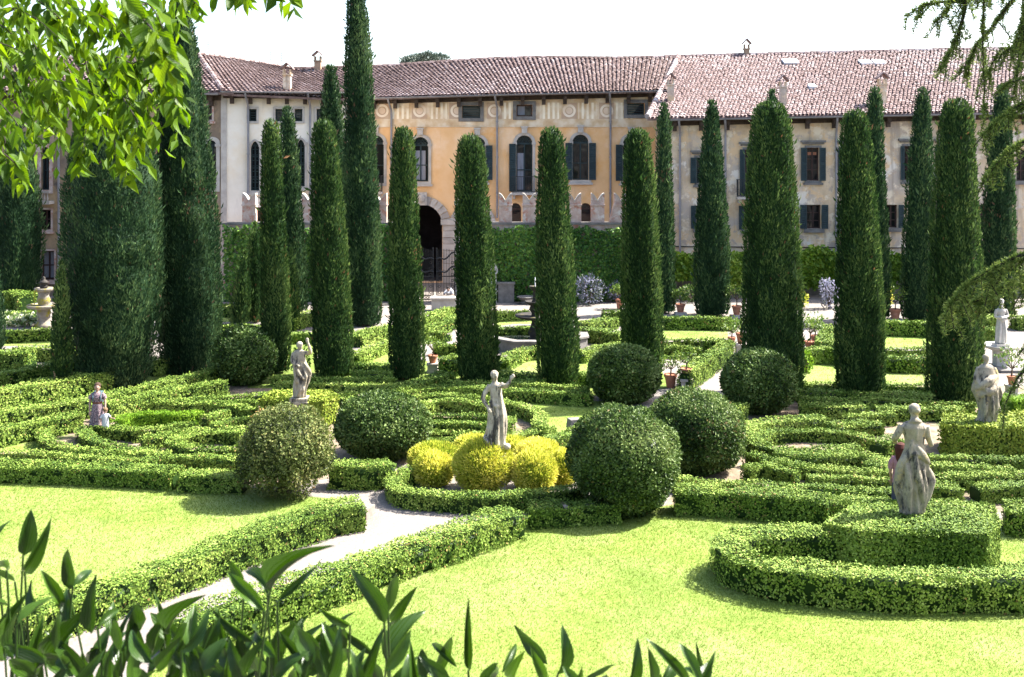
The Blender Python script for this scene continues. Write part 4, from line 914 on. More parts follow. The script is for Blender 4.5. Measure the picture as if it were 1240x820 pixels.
# hedge blocks that carry statues
def block(label, pts, h, mat=BOX, bright=.5, dens=1.0):
    """clipped block: ground outline (world XY), flat top"""
    pts = np.asarray(pts, float); c = pts.mean(0); n = len(pts); D = c[1]; ll = max(.06, .0028*D); area = .30*ll*ll
    mb = MB(); q = c+(pts-c)*.90; v = np.r_[np.c_[q, np.zeros(n)], np.c_[q, np.full(n, h-.10)]]
    mb.add(v, [tuple(range(n,2*n))]+[(i,(i+1)%n,n+(i+1)%n,n+i) for i in range(n)], 0, .0)
    lo, hi = pts.min(0), pts.max(0); m = int((hi-lo).prod()*2.2*dens/area); p = RNG.uniform(lo, hi, (m,2)); p = p[inside(pts, p)]
    Ps = [np.c_[p, np.full(len(p), h)]]; Ns = [np.tile([0,0,1.], (len(p),1))]
    for i in range(n):
        a, b = pts[i], pts[(i+1)%n]; e = b-a; L = np.linalg.norm(e); nn = np.array([e[1],-e[0]])/L
        if nn@(a-c) < 0: nn = -nn
        vis = nn@(-c) > -.05*np.linalg.norm(c); m = int(L*h*2.2*dens/area*(1 if vis else .5)); s = RNG.random(m)
        Ps.append(np.c_[a+e*s[:,None], RNG.uniform(.02,1,m)*h]); Ns.append(np.tile([*nn,0.], (m,1)))
    p = np.concatenate(Ps); N = np.concatenate(Ns); m = len(p); SEED[0] += 1; sd_ = SEED[0] % 30
    p = p+N*(.03*noise(p, 3, sd_)+.025*noise(p, 9, sd_+1)-np.where(N[:,2] > .5, RNG.uniform(0,.06,m), np.minimum(RNG.exponential(.045,m), .13)))[:,None]; lv = ll*RNG.uniform(.7,1.25,m)
    mb.leaves(p, N, lv, lv*.6, .1, .08, np.where(N[:,2] > .5, .26, .17), 0, np.clip(bright+.15*noise(p,1.5,sd_)+.17*RNG.normal(size=m),0,.93), None, np.where(N[:,2] > .5, .10, .02))
    return tag(mb.build('hedge_block', mat, origin=(c[0],c[1],0)), label, 'hedge')
def top(x, y, h): return P(x, y, h)[:2]
block('clipped hedge block carrying the statue with raised arm', [top(314,483,.8), top(392,486,.8), top(411,480,.8), top(398,472,.8), top(330,471,.8)], .8, CLIP, .55)
block('big clipped hedge block carrying the draped statue at right', [top(1138,516,.86), top(1300,520,.86), top(1300,499,.86), top(1144,498,.86)], .86, CLIP, .62)
block('near hedge block around the back-turned statue', [top(996,633,.8), top(1040,643,.8), top(1196,648,.8), top(1212,634,.8), top(1204,610,.8), top(1150,604,.8), top(1040,606,.8)], .8, BOX, .55)

# ------------------------------------------------------------------ cypresses
def ground_at(x, y): return P(x, y)
def crown_noise(th, z, seed, r):
    q = np.c_[np.cos(th)*2.2*r, np.sin(th)*2.2*r, z*.55]; return noise(q, 2.0, seed), noise(np.c_[q[:,:2], z*.9], 5.5, seed+2)
CY = [0]
def cypress(label, xb, yb, ytop, prof, mat=CYP, rough=1.0, xt=None, group=None, dens=1.0, name='cypress_tree', zb=.12, trunkz=.5, bright=.42):
    """prof: (fraction of height, half width in photo pixels) from the ground up"""
    g = P(xb, yb); D = g[1]; s = D/F; hgt = (yb-ytop)*s; CY[0] += 1; sd_ = CY[0]
    xt = xb if xt is None else xt; lean = (xt-xb)*s
    root = thing(name, label, 'tree', g, group)
    fr = np.array([q[0] for q in prof]); hw = np.array([q[1] for q in prof])*s
    R_ = lambda f: np.interp(f, fr, hw)
    # trunk
    mb = MB(); r0 = max(.05, hw.max()*.16)
    mb.tube([g+[0,0,-.05], g+[lean*.1,0,hgt*.1], g+[lean*.4,0,hgt*.5]], [r0*1.2, r0, r0*.3], 8); mb.build('trunk', BARK, root)
    # core
    mb = MB(); nz, nt = 44, 28; rings = []
    for k in range(nz+1):
        f = k/nz; z = zb+(hgt-zb)*f; th = np.arange(nt)*2*math.pi/nt; r = R_(f)*np.ones(nt)
        a, b = crown_noise(th, np.full(nt, z), sd_, R_(.4)); r = r*(.85+.045*rough*a+.035*b); r = np.maximum(r-.03, .01)
        rings.append(np.c_[g[0]+lean*f+r*np.cos(th), g[1]+r*np.sin(th), np.full(nt, z)])
    mb.loft(rings, 0, .12)
    # sprays
    zz = np.linspace(0, 1, 400); cdf = np.cumsum(R_(zz)+.1*hw.max()); cdf /= cdf[-1]
    sl_ = max(.09, .0038*D); area = .45*sl_*sl_*.32; n = int(2*math.pi*hw.mean()*hgt*1.6*dens/area)
    th = RNG.uniform(0, 6.283, n); back = np.sin(th) > .45
    th = th[~(back & (RNG.random(n) < .6))]; n = len(th)
    f = np.interp(RNG.random(n), cdf, zz); z = zb+(hgt-zb)*f; a, b = crown_noise(th, z, sd_, R_(.4))
    r = R_(f)*(.96+.045*rough*a+.035*b+.03*noise(np.c_[np.cos(th)*3,np.sin(th)*3,z*.8], 9, sd_+5))-RNG.uniform(0,.10,n)*R_(.4)*.8
    stray = RNG.random(n) < .012*rough; r = r+stray*RNG.uniform(0,.12,n)
    p = np.c_[g[0]+lean*f+r*np.cos(th), g[1]+r*np.sin(th), z-sl_*.4]; N = np.c_[np.cos(th), np.sin(th), np.full(n, .15)]
    ax = np.c_[np.cos(th)*.42, np.sin(th)*.42, np.ones(n)]+RNG.normal(size=(n,3))*.30
    L = sl_*RNG.uniform(.6,1.35,n)*np.where(stray, 1.6, 1)
    v = np.clip(bright+.17*a*rough+.12*b+.2*RNG.normal(size=n), 0, .93); v = np.where(RNG.random(n) < .006+.10*(noise(p, 1.6, sd_+9) > 1.3), 1.0, v)
    mb.leaves(p, N, L, L*.32, 0, 0, .6, 0, v, ax, .08)
    # dome tuft at the very top
    tr = R_(.97); m = int(60*dens); q = RNG.normal(size=(m,3)); q[:,2] = np.abs(q[:,2]); q = nrm(q); p = g+np.array([lean,0,hgt-tr*.9])+q*tr*.9; L = sl_*RNG.uniform(.6,1.1,m)
    mb.leaves(p, q, L, L*.3, 0, 0, .6, 0, np.clip(bright+.1+.2*RNG.normal(size=m),0,.93), q*.5+np.array([0,0,1.])+RNG.normal(size=(m,3))*.2, .08)
    mb.build('crown', mat, root); return root
def blunt(wb, wt, k=1.0): return [(0,wb*.88),(.04,wb*.97),(.15,wb),(.35,wb*.95),(.55,wb*.86),(.72,wb*.76),(.85,wb*.67),(.92,wb*.60),(.96,wb*.53),(.985,wb*.42),(1,wb*.2)]
G1 = 'clipped cypresses in the front row'
cypress('first clipped cypress of the front row from the left', 335, 452, 146, blunt(17,10.5), group=G1, xt=328)
cypress('second clipped cypress of the front row, right of the raised-arm statue', 404, 455, 146, blunt(24,11), group=G1, xt=392)
cypress('third clipped cypress of the front row, left of the gate', 493, 459, 155, blunt(21,12), group=G1, xt=488)
cypress('fourth clipped cypress of the front row, behind the fiddling statue', 580, 462, 164, blunt(26,12), group=G1, xt=569)
cypress('fifth clipped cypress of the front row, hiding half the fountain', 677, 468, 155, blunt(25,14), group=G1, xt=667)
cypress('sixth clipped cypress of the front row, behind a ball bush', 779, 452, 157, blunt(25,12.5), group=G1, xt=772)
cypress('widest clipped cypress of the front row, beside the path', 936, 477, 123, blunt(38,16), group=G1, xt=933, dens=.9)
cypress('clipped cypress of the front row with reddish patch near its top', 1042, 482, 134, blunt(29,15), group=G1, xt=1036, dens=.95)
cypress('last clipped cypress of the front row, near the cedar branch', 1156, 487, 120, blunt(33,15.5), group=G1, xt=1158, dens=.95)
G2 = 'pointed cypresses in the rear row'
def pointy(wb, wt): return [(0,wb*.9),(.05,wb),(.3,wb*.96),(.55,wb*.8),(.75,wb*.62),(.88,wt*1.05),(.95,wt*.85),(.985,wt*.5),(1,wt*.12)]
cypress('slender rear cypress between the two lancet windows', 357, 378, 131, pointy(16,8), CYB, 1.2, group=G2, xt=348)
cypress('tall rear cypress beside the tallest one', 408, 382, 80, pointy(23,9), CYB, 1.4, group=G2, xt=400)
cypress('tallest cypress, reaching above the top of the picture', 441, 394, -45, [(0,19),(.05,21),(.3,21),(.6,17),(.85,13),(.95,7),(1,1)], CYB, 1.4, group=G2, xt=431)
cypress('slim rear cypress in front of the right wing corner', 804, 379, 127, pointy(13,7), CYB, .8, group=G2)
cypress('rear cypress left of the widest one', 862, 382, 123, pointy(21,8), CYB, .8, group=G2)
cypress('rear cypress peeping out above the widest one', 936, 384, 110, pointy(18,7), CYB, .8, group=G2, xt=935, dens=.6)
cypress('rear cypress in front of the chimney at right', 1062, 386, 107, pointy(15,8.5), CYB, .8, group=G2, xt=1059)
cypress('rear cypress between the last two clipped ones', 1112, 388, 108, pointy(20,8.5), CYB, .8, group=G2, xt=1117)
cypress('rear cypress behind the cedar branch at right', 1205, 384, 104, pointy(21,9.5), CYB, .8, group=G2, xt=1214)
G3 = 'large old cypresses at left'
cypress('huge dark cypress rising above the picture at left', 232, 449, -18, [(0,31),(.04,35),(.2,41),(.35,40),(.5,34),(.7,27),(.85,20),(.95,10),(1,1)], CYB, 1.5, group=G3, xt=216, dens=.9, bright=.40, zb=.05)
cypress('broad dark cypress behind the woman and child', 138, 467, 62, [(0,36),(.05,43),(.2,55),(.4,61),(.58,58),(.72,50),(.83,40),(.92,26),(.97,13),(1,2)], CYB, 1.3, group=G3, dens=.8, bright=.40, zb=.05)
cypress('dark cypress at the left edge before the brown building', 22, 366, 150, [(0,20),(.1,26),(.4,28),(.7,22),(.9,12),(1,1)], CYB, 1.4, group=G3, dens=.8, bright=.3)
cypress('thin young cypress tied to a wooden stake', 75, 480, 318, [(0,9),(.1,11),(.4,11.5),(.6,9),(.8,6.5),(.93,4),(1,.8)], CYP, 1.6, xt=74, name='young_cypress')
cypress('small shaggy young cypress with nodding tip', 290, 394, 306, [(0,9),(.2,11),(.5,10),(.75,5),(1,.6)], CYP, 2.0, xt=297, name='young_cypress')
cypress('taller young cypress beside the first clipped one', 309, 391, 271, [(0,7),(.2,9),(.5,9),(.8,6),(1,.7)], CYP, 1.6, name='young_cypress')
cypress('young light green cypress right of the first clipped one', 355, 400, 303, [(0,6),(.2,8),(.5,7),(.8,4.5),(1,.7)], CYP, 1.6, xt=352, name='young_cypress')
cypress('thin dark cypress cut by the left edge of the picture', -3, 428, 330, [(0,6),(.3,8),(.6,7),(.85,4),(1,.6)], CYB, 1.4, name='young_cypress')
a = P(66, 482); mb = MB(); mb.tube([a, a+[0,0,.5], a+[.01,0,.92]], [.035,.033,.03], 7); mb.box(a+[0,0,.86], (.09,.09,.03)); tag(mb.build('wooden_stake', STAKE, origin=a), 'short wooden stake beside the thin young cypress', 'stake')

# ------------------------------------------------------------------ ball bushes and golden bushes
def ball(label, x0, x1, y0, y1, mat=BALL, name='ball_bush', open_=0.0, dens=1.0, sq=.0, bright=.45, cat='bush', lump=1.0, spiky=False, group=None):
    cx = (x0+x1)/2; yb = y1-(y1-y0)*.10
    g = P(cx, yb); s = g[1]/F; rx = (x1-x0)/2*s
    top_ = H-(y0+ (y1-y0)*.03-YH)*g[1]/F; rz = top_/2*1.02; c = g+np.array([0,0,top_-rz]); CY[0] += 1; sd_ = CY[0]
    root = thing(name, label, cat, g, group)
    mb = MB(); r0 = .07
    if open_:
        for k in range(5):
            th = k*1.257+.4; mb.tube([g+[.05*math.cos(th),.05*math.sin(th),-.05], g+[.16*math.cos(th),.16*math.sin(th),top_*.28], g+[.5*rx*math.cos(th),.5*rx*math.sin(th),top_*.7]], [.06,.045,.02], 7)
    else: mb.tube([g+[0,0,-.05], g+[0,0,top_*.5]], [r0*1.3, r0], 8)
    mb.build('trunk', BARK, root)
    def sh(q):                                    # unit direction -> surface
        m = np.sign(q)*np.abs(q)**(1-sq*.5) if sq else q
        k = 1+.035*lump*noise(q*2.2, 2.2, sd_)+.03*lump*noise(q*4.5, 2.5, sd_+1); p = c+m*np.array([rx,rx,rz])*k[:,None]
        return p
    mb = MB(); nz, nt = 16, 24; rings = []
    for k in range(1, nz):
        ph = math.pi*k/nz
        if open_ and ph < 1.15: continue
        th = np.arange(nt)*2*math.pi/nt; q = np.c_[np.cos(th)*math.sin(ph), np.sin(th)*math.sin(ph), np.full(nt, -math.cos(ph))]; p = c+(sh(q)-c)*(.90 if not open_ else .8); p[:,2] = np.maximum(p[:,2], .02); rings.append(p)
    mb.loft(rings, 0, .12)
    ll = max(.06, .0029*g[1])*(1.25 if spiky else 1); area = .26*ll*ll*(.5 if spiky else 1); m = int(4*math.pi*rx*(rx+rz)/2*2.1*dens/area)
    q = nrm(RNG.normal(size=(m,3))); q = q[(q[:,1] < .5) | (RNG.random(m) < .5)]
    if open_: q = q[(q[:,2] > -.55) | (RNG.random(len(q)) < .45)]
    m = len(q); p = sh(q); d = RNG.uniform(-.12 if not open_ else -.4, .022, m)*(RNG.random(m) < (.75 if not open_ else 1))
    p = p+q*d[:,None]; k = p[:,2] > .015; p, q, d = p[k], q[k], d[k]; m = len(p)
    lv = ll*RNG.uniform(.7,1.3,m); a = np.clip(bright+.14*noise(p, 2.6, sd_+2)+.16*noise(p, 7, sd_+3)+.2*RNG.normal(size=m), 0, .93 if not open_ else .8)
    if not open_ and not spiky: a = np.where(RNG.random(m) < .008+.08*(noise(p, 2.2, sd_+8) > 1.2), 1.0, a)
    if open_: a = np.where((noise(p, 2.2, sd_+7) > .95) & (RNG.random(m) < .4), 1.0, a)
    if spiky: mb.leaves(p, q, lv, lv*.3, 0, 0, .6, 0, a, q+np.array([0,0,.55])+.35*RNG.normal(size=(m,3)), .05)
    else: mb.leaves(p, q, lv, lv*.6, .2, .45, .5, 0, a)
    mb.build('crown', mat, root); return root
ball('dark round ball bush left of the raised-arm statue', 260, 332, 394, 473, BALL, bright=.38)
ball('olive ball bush with brown twigs showing, by the path', 287, 403, 489, 612, BALLO, open_=1, bright=.42, lump=1.5, dens=1.1)
ball('wide ball bush between raised-arm and fiddling statues', 408, 521, 473, 562, BALL, bright=.52)
ball('near ball bush at the edge of the right lawn', 690, 823, 487, 632, BALL, bright=.47, lump=1.4)
ball('ball bush touching the near one from behind', 783, 901, 471, 580, BALL, bright=.5, lump=1.2)
ball('greyish ball bush in front of the sixth clipped cypress', 713, 798, 415, 494, BALL, bright=.48)
ball('ball bush at the foot of the central gravel path', 875, 963, 421, 508, BALL, bright=.45)
GG = 'golden conifer bushes around the fiddling statue'
for lab, q in (('golden bush at the front left of the group', (500,550,547,592)), ('big golden bush in front of the statue plinth', (549,623,528,602)), ('golden bush right of the plinth slab', (619,675,544,604)),
          ('golden bush at the far right of the group', (664,700,544,592)), ('golden bush at the back left of the group', (494,560,536,578)), ('golden bush behind the left of the statue', (548,596,527,566)),
          ('golden bush at the back right of the group', (622,680,532,572)), ('small golden bush right behind the statue', (606,640,528,560))):
    q = (q[0]+2.5, q[1]-2.5, q[2]+1, q[3]-1)
    ball(lab, *q, YEL, 'golden_bush', 0, 1.1, 0, .60, 'bush', .9, True, GG)
# looser shrubs along the forecourt
def shrub(label, x, yb, w, ytop, mat, name='flowering_shrub', bright=.5, ll=.16, n=900, flat=.6):
    g = P(x, yb); s = g[1]/F; rx = w*s; hh = (yb-ytop)*s; root = thing(name, label, 'shrub', g); CY[0] += 1
    mb = MB()
    for k in range(6):
        th = k*1.05; mb.tube([g, g+[.4*rx*math.cos(th), .4*rx*math.sin(th), hh*.5], g+[.75*rx*math.cos(th), .75*rx*math.sin(th), hh*.85]], [.025,.018,.008], 5)
    mb.build('stem', BARK, root); mb = MB()
    q = nrm(RNG.normal(size=(n,3))); rr = RNG.uniform(.35,1,n)**.5; p = g+np.array([0,0,hh*.5])+q*rr[:,None]*np.array([rx,rx,hh*.5])*(1+.22*noise(q*3,2,CY[0]))[:,None]; p[:,2] = np.maximum(p[:,2], .03)
    lv = ll*RNG.uniform(.6,1.2,n); mb.leaves(p, q, lv, lv*.5, .4, .6, .8, 0, np.clip(bright+.2*noise(p,3,CY[0])+.28*RNG.normal(size=n),0,1)); mb.build('foliage', mat, root); return root
shrub('pale blue flowering shrub right of the fifth clipped cypress', 713, 369, 18, 333, FLOW, bright=.55)
shrub('small blue flowering shrub by the terracotta pot near the ivy', 745, 366, 10, 340, FLOW, bright=.5, n=400)
shrub('white hydrangea bush in front of the ivy', 634, 364, 11, 342, WFLOW, bright=.6, n=500)
shrub('pale violet oleander left of the reddish-topped cypress', 1004, 374, 11, 336, FLOW, bright=.65, n=600)
shrub('small yellow-flowered shrub by the low wall', 972, 372, 6, 352, YEL, bright=.6, n=220)
shrub('yellow-flowered shrub right of the reddish-topped cypress', 1073, 374, 8, 346, YEL, bright=.5, n=300)
shrub('dark green shrub below the vines left', 838, 366, 16, 345, LEMON, 'green_shrub', .25, n=500)
shrub('round light shrub at the foot of the brown building', 17, 352, 12, 335, BOXY, 'green_shrub', .6, n=500)
shrub('bright young shrub behind the raised-arm statue', 365, 456, 12, 418, BOXY, 'green_shrub', .8, ll=.13, n=420)
shrub('leafy shrub between path hedge and the widest cypress', 976, 452, 8, 424, BOXY, 'green_shrub', .7, ll=.13, n=300)
h_ = MB(); m = 700; pp = np.array([P(RNG.uniform(4,48), RNG.uniform(388,397)) for _ in range(m)]); pp[:,2] = RNG.uniform(.05,.35,m); h_.leaves(pp, np.tile([0,-.2,1.],(m,1)), .22, .15, .2, .5, .6, 0, np.clip(.6+.3*RNG.normal(size=m),0,1))
tag(h_.build('ground_cover', WFLOW), 'silvery leafy ground cover round the mossy fountain', None, None, 'stuff')
# stone pine far behind the roofs
g = np.array([(508-CX)*112/F, 112, 0]); root = thing('stone_pine', 'dark stone pine crown rising behind the ochre roof', 'tree', g)
mb = MB(); mb.tube([g, g+[.3,0,8], g+[0,0,16.6]], [.5,.4,.25], 8)
for k in range(7): mb.tube([g+[0,0,15.5], g+[(k-3)*.8,0,17.3]], [.12,.06], 6)
mb.build('trunk', BARK, root); mb = MB()
for k in range(15):
    cc = g+np.array([RNG.uniform(-2.6,2.6), RNG.uniform(-1.5,1.5), 17.3+RNG.uniform(-.3,.75)]); n = 240; q = nrm(RNG.normal(size=(n,3))); mb.leaves(cc+q*np.array([.9,.9,.42])*RNG.uniform(.5,1,n)[:,None], q, .34, .1, .5, .8, .6, 0, np.clip(.4+.25*RNG.normal(size=n)+.2*q[:,2]*0,0,1))
mb.build('crown', PINE, root)
# ------------------------------------------------------------------ statues
def hand(mb, w, d, up, s=1.0, fr=.011, curl=.5):
    """palm, four unequal bent fingers and a thumb leaving the side of the palm"""
    d = nrm(np.asarray(d, float)[None])[0]; up = np.asarray(up, float); up = up-d*(up@d); up = nrm(up[None])[0]; sd_ = np.cross(d, up); w = np.asarray(w, float)
    mb.tube([w, w+d*.045*s, w+d*.095*s], [.026*s,.034*s,.03*s], 8)
    for k, ln in enumerate((.075,.085,.08,.062)):
        b = w+d*.085*s+sd_*(k-1.5)*.021*s; mb.tube([b, b+d*ln*.5*s-up*.006*s, b+d*ln*.9*s-up*curl*.05*s], [fr*s, fr*.95*s, fr*.8*s], 6)
    b = w+d*.03*s-sd_*.026*s; mb.tube([b, b+d*.03*s-sd_*.03*s, b+d*.065*s-sd_*.04*s], [.014*s,.012*s,.01*s], 6)
def head(mb, c, r, face=-1, yaw=0.0, hair=True):
    c = np.asarray(c, float); fw = np.array([math.sin(yaw), face*math.cos(yaw), 0]); sd_ = np.array([fw[1], -fw[0], 0])
    mb.ell(c, (r*.78, r*.9, r*1.05), 14, 10); mb.ell(c+fw*r*.25-[0,0,r*.45], (r*.52, r*.55, r*.55))
    mb.tube([c+fw*r*.82+[0,0,r*.15], c+fw*r*1.06-[0,0,r*.12]], [r*.09, r*.17], 6)
    mb.ell(c+fw*r*.84-[0,0,r*.42], (r*.22, r*.12, r*.08), 8, 6); mb.ell(c+fw*r*.78+[0,0,r*.24], (r*.5, r*.14, r*.1), 8, 6); mb.ell(c+fw*r*.72-[0,0,r*.78], (r*.2,r*.16,r*.14), 8, 6)
    for s in (-1, 1): mb.ell(c+sd_*s*r*.78-[0,0,r*.05], (r*.12, r*.12, r*.24), 8, 6); mb.ell(c+fw*r*.74+sd_*s*r*.3+[0,0,r*.06], (r*.11,r*.08,r*.06), 8, 6)
    if hair:
        mb.ell(c-fw*r*.12+[0,0,r*.22], (r*.92, r*.98, r*.95), 14, 10); mb.ell(c-fw*r*.95+[0,0,r*.1], (r*.4,r*.4,r*.4))
        for k in range(10):
            t = k*.628; mb.ell(c+[math.cos(t)*r*.72, math.sin(t)*r*.72, r*.55], (r*.2,r*.2,r*.2), 6, 5)
def statue(label, g, k, yb, xc, rows, hd, arms, ridges=(), mat=STATUE, face=-1, yaw=0, folds=(.07, 9, 2.0), plinth=.9, psize=(.62,.62), extra=None, depth=.72, vox=.017, fold_top=.55):
    """rows: (zoom y, left x, right x) of the silhouette; turned into elliptical sections of a robed body"""
    root = thing('statue', label, 'statue', (g[0], g[1], 0)); g = np.asarray(g, float)
    X = lambda x: (x-xc)/k; Z = lambda y: (yb-y)/k
    rows = sorted(rows, key=lambda q: -q[0]); zz = np.array([Z(q[0]) for q in rows]); cc = np.array([X((q[1]+q[2])/2) for q in rows]); hw = np.array([(q[2]-q[1])/2/k for q in rows])
    top_ = zz[-1]; mb = MB(); rings = []; n = 40; th = np.arange(n)*2*math.pi/n
    for z in np.linspace(zz[0], top_, 46):
        c, h = np.interp(z, zz, cc), np.interp(z, zz, hw); f = 1.5*folds[0]*np.clip((fold_top*top_-z)/(.25*top_)+1, 0, 1)
        m = 1+1.1*f*(1-2*np.abs(np.sin(th*folds[1]/2+z*folds[2])))+.5*f*np.sin(th*(folds[1]//2)-z*3.1+1)
        rings.append(g+np.c_[c+h*m*np.cos(th), h*depth*m*np.sin(th)*(1.0 if h > .12 else 1.1), np.full(n, z)])
    mb.loft(rings)
    def sy(x, z): c, h = np.interp(z, zz, cc), np.interp(z, zz, hw); return h*depth*math.sqrt(max(0.05, 1-((x-c)/h)**2))
    hx, hy, hr = X(hd[0]), Z(hd[1]), hd[2]/k
    mb.tube([g+[np.interp(top_, zz, cc)*.5+hx*.5, 0, top_-.12], g+[hx, 0, hy-hr*.4]], [hr*.75, hr*.55], 10); head(mb, g+[hx, face*.02, hy], hr, face, yaw)
    for a in arms:
        pts = [g+[X(q[0]), q[2], Z(q[1])] for q in a[0]]; mb.tube(smooth_line(pts, .03) if len(pts) > 2 else pts, np.interp(np.linspace(0,1,len(smooth_line(pts,.03)) if len(pts) > 2 else len(pts)), np.linspace(0,1,len(a[1])), a[1]), 10)
        if a[2]: hand(mb, pts[-1], np.array(pts[-1])-np.array(pts[-2]), (0,face,.3), 1.05, .016)
    for q, r in ridges:
        pts = smooth_line([g+[X(x), (-sy(X(x), Z(y)))*1.0, Z(y)] for x, y in q], .04); mb.tube(pts, 1.35*r*np.sin(np.linspace(.35, 2.8, len(pts))), 7)
    for e in (extra or []): mb.ell(g+[X(e[0]), e[3], Z(e[1])], (e[2]/k, e[2]/k, e[2]/k*e[4]), 10, 8)
    o = mb.build('figure', mat, root); remeshed(o, vox, 1, .35)
    mb = MB(); mb.box(g+[0,0,-.05], (psize[0], psize[1], .1)); mb.box(g+[0,0,-.13], (psize[0]*1.15, psize[1]*1.15, .06))
    mb.box(((g[0], g[1], (g[2]-.16)/2)), (psize[0]*.95, psize[1]*.95, g[2]-.16)); mb.build('plinth', mat if psize[0] < .9 else STONE, root)
    return root
# fiddling figure in the golden bushes
statue('weathered fiddling statue among the golden bushes', P(600,549,.9), 309, 697, 290,
  [(690,205,352),(660,198,358),(610,197,362),(560,212,364),(500,228,366),(440,238,364),(390,242,362),(340,246,354),(300,252,346),(260,250,338),(225,246,338),(195,250,336),(182,262,322)],
  (283,128,33), [([(332,190,-.02),(366,200,-.14),(398,150,-.2)], [.058,.052,.036], True), ([(250,200,0),(200,285,-.05),(232,345,-.16)], [.065,.055,.045], True), ([(300,205,-.16),(350,188,-.2),(395,172,-.22)], [.03,.04,.02], False)],
  [([(318,215),(330,320),(340,420),(345,560)],.04), ([(262,230),(268,340),(262,470),(240,640)],.04), ([(300,300),(306,430),(300,660)],.045), ([(205,560),(240,610),(268,640)],.05), ([(240,320),(300,345),(350,330)],.035), ([(350,330),(362,450),(352,640)],.04)],
  STATUE, -1, .5, (.09, 11, 1.5), .9, (.5,.5), [(376,640,26,-.1,1.0)])
a = P(638,556,.62); mb = MB(); mb.box(a, (.42,.34,.1), .4); mb.box((a[0],a[1],.28), (.3,.24,.56), .4); tag(mb.build('stone_slab', GREYSTONE, origin=(a[0],a[1],0)), 'small grey stone slab beside the fiddling statue', 'stone')
# raised-arm figure on the left block
statue('statue with one raised arm on the left hedge block', P(363,481,.86), 377, 730, 390,
  [(728,322,452),(690,318,456),(640,318,468),(590,322,486),(540,326,502),(490,330,518),(450,322,512),(400,312,492),(350,306,466),(300,304,452),(260,312,448),(230,322,448),(212,340,432)],
  (392,160,40), [([(440,240,0),(508,238,-.03),(486,135,-.05)], [.06,.055,.04], True), ([(325,240,0),(320,330,-.12),(400,380,-.2)], [.065,.06,.045], False)],
  [([(310,290),(360,400),(430,500),(470,520)],.05), ([(330,400),(370,520),(420,600)],.045), ([(440,340),(490,420),(520,470)],.05), ([(400,560),(400,650),(360,720)],.05), ([(440,590),(430,680)],.04)],
  STATUED, -1, .6, (.08, 9, 2.5), .8, (.5,.5))
# back-turned figure
statue('tall statue seen from behind on the near hedge block', P(1107,622,.76), 318, 775, 345,
  [(772,258,402),(740,252,405),(700,244,408),(650,236,414),(600,228,420),(550,226,426),(500,232,428),(450,246,428),(410,260,424),(370,278,416),(335,286,408),(300,284,410),(260,274,414),(225,262,424),(200,272,412),(186,300,384)],
  (348,118,40), [([(268,215,0),(240,270,.02),(232,305,.1),(250,330,.24)], [.075,.07,.062,.045], True), ([(420,215,0),(432,275,0),(448,318,.02),(462,345,.06)], [.075,.068,.06,.05], False), ([(420,470,-.03),(446,545,-.04),(424,650,-.03),(392,752,-.03)], [.04,.10,.085,.04], False)],
  [([(320,300),(300,380),(250,470),(230,640)],.06), ([(330,330),(340,470),(370,600),(400,740)],.055), ([(270,400),(290,520),(300,740)],.05), ([(345,330),(390,400),(436,450)],.06), ([(300,400),(340,380),(420,430)],.05), ([(380,480),(400,600),(392,740)],.05), ([(300,190),(345,178),(390,190)],.05), ([(348,215),(346,260),(345,300)],.0201)],
  STATUED, 1, -.25, (.10, 10, 1.6), .84, (.42,.42), None, .62, .014, .5)
# draped figure with coiled attribute
statue('draped statue with coiling attribute on the big right hedge block', P(1194,512,.79), 216, 775, 262,
  [(772,198,318),(740,214,320),(700,220,322),(650,208,328),(620,196,334),(590,186,340),(560,186,338),(530,196,328),(500,208,318),(470,214,312),(450,222,306),(438,236,290)],
  (261,402,21), [([(222,455,0),(200,520,-.05),(230,560,-.22)], [.07,.065,.05], True), ([(306,460,0),(322,520,-.05),(280,560,-.24)], [.07,.06,.045], True), ([(328,560,-.1),(340,610,-.1),(322,655,-.1),(332,705,-.1),(292,722,-.15)], [.035,.04,.035,.03,.02], False)],
  [([(192,580),(250,530),(320,500)],.09), ([(200,620),(270,580),(335,545)],.07), ([(240,600),(240,760)],.05), ([(275,600),(282,760)],.05), ([(305,580),(308,760)],.045)],
  STATUED, -1, .3, (.07, 8, 1.5), .86, (.44,.40))
# white figure over the shell fountain
gf = P(1212, 446); sfz = .93
statue('pale slender statue standing on the white bowl fountain', np.array([gf[0], gf[1], sfz]), 152, 316, 370,
  [(314,336,402),(290,338,402),(260,340,404),(230,343,403),(200,346,400),(175,349,396),(155,350,393),(135,345,398),(120,350,392),(110,360,382)],
  (371,82,17), [([(346,125,0),(337,165,-.03),(366,168,-.16)], [.055,.05,.04], True), ([(396,125,0),(406,160,-.03),(378,165,-.16)], [.055,.05,.04], True)],
  [([(360,180),(356,250),(350,310)],.04), ([(384,180),(386,250),(392,310)],.04), ([(350,175),(372,185),(398,170)],.05)], STATUEW, -1, .1, (.08,9,1), .9, (.5,.4))
fq = thing('bowl_fountain', 'white stone bowl fountain carrying the pale statue', 'fountain', gf)
mb = MB(); mb.lathe([(.05,.62),(.3,.66),(.62,.78),(.70,.86),(.69,.88),(.5,.83),(.2,.80),(.02,.80)], (gf[0],gf[1],0), 28); mb.build('bowl', STATUEW, fq, smooth=True)
mb = MB(); mb.lathe([(.34,0),(.34,.1),(.2,.14),(.15,.22),(.26,.36),(.2,.52),(.13,.6),(.2,.64)], (gf[0],gf[1],0), 20); mb.build('pedestal', STATUEW, fq, smooth=True)
mb = MB(); mb.lathe([(1.0,0),(1.0,.10),(.9,.12),(.02,.12)], (gf[0],gf[1],0), 8, rot=.39); mb.build('step', GREYSTONE, fq)
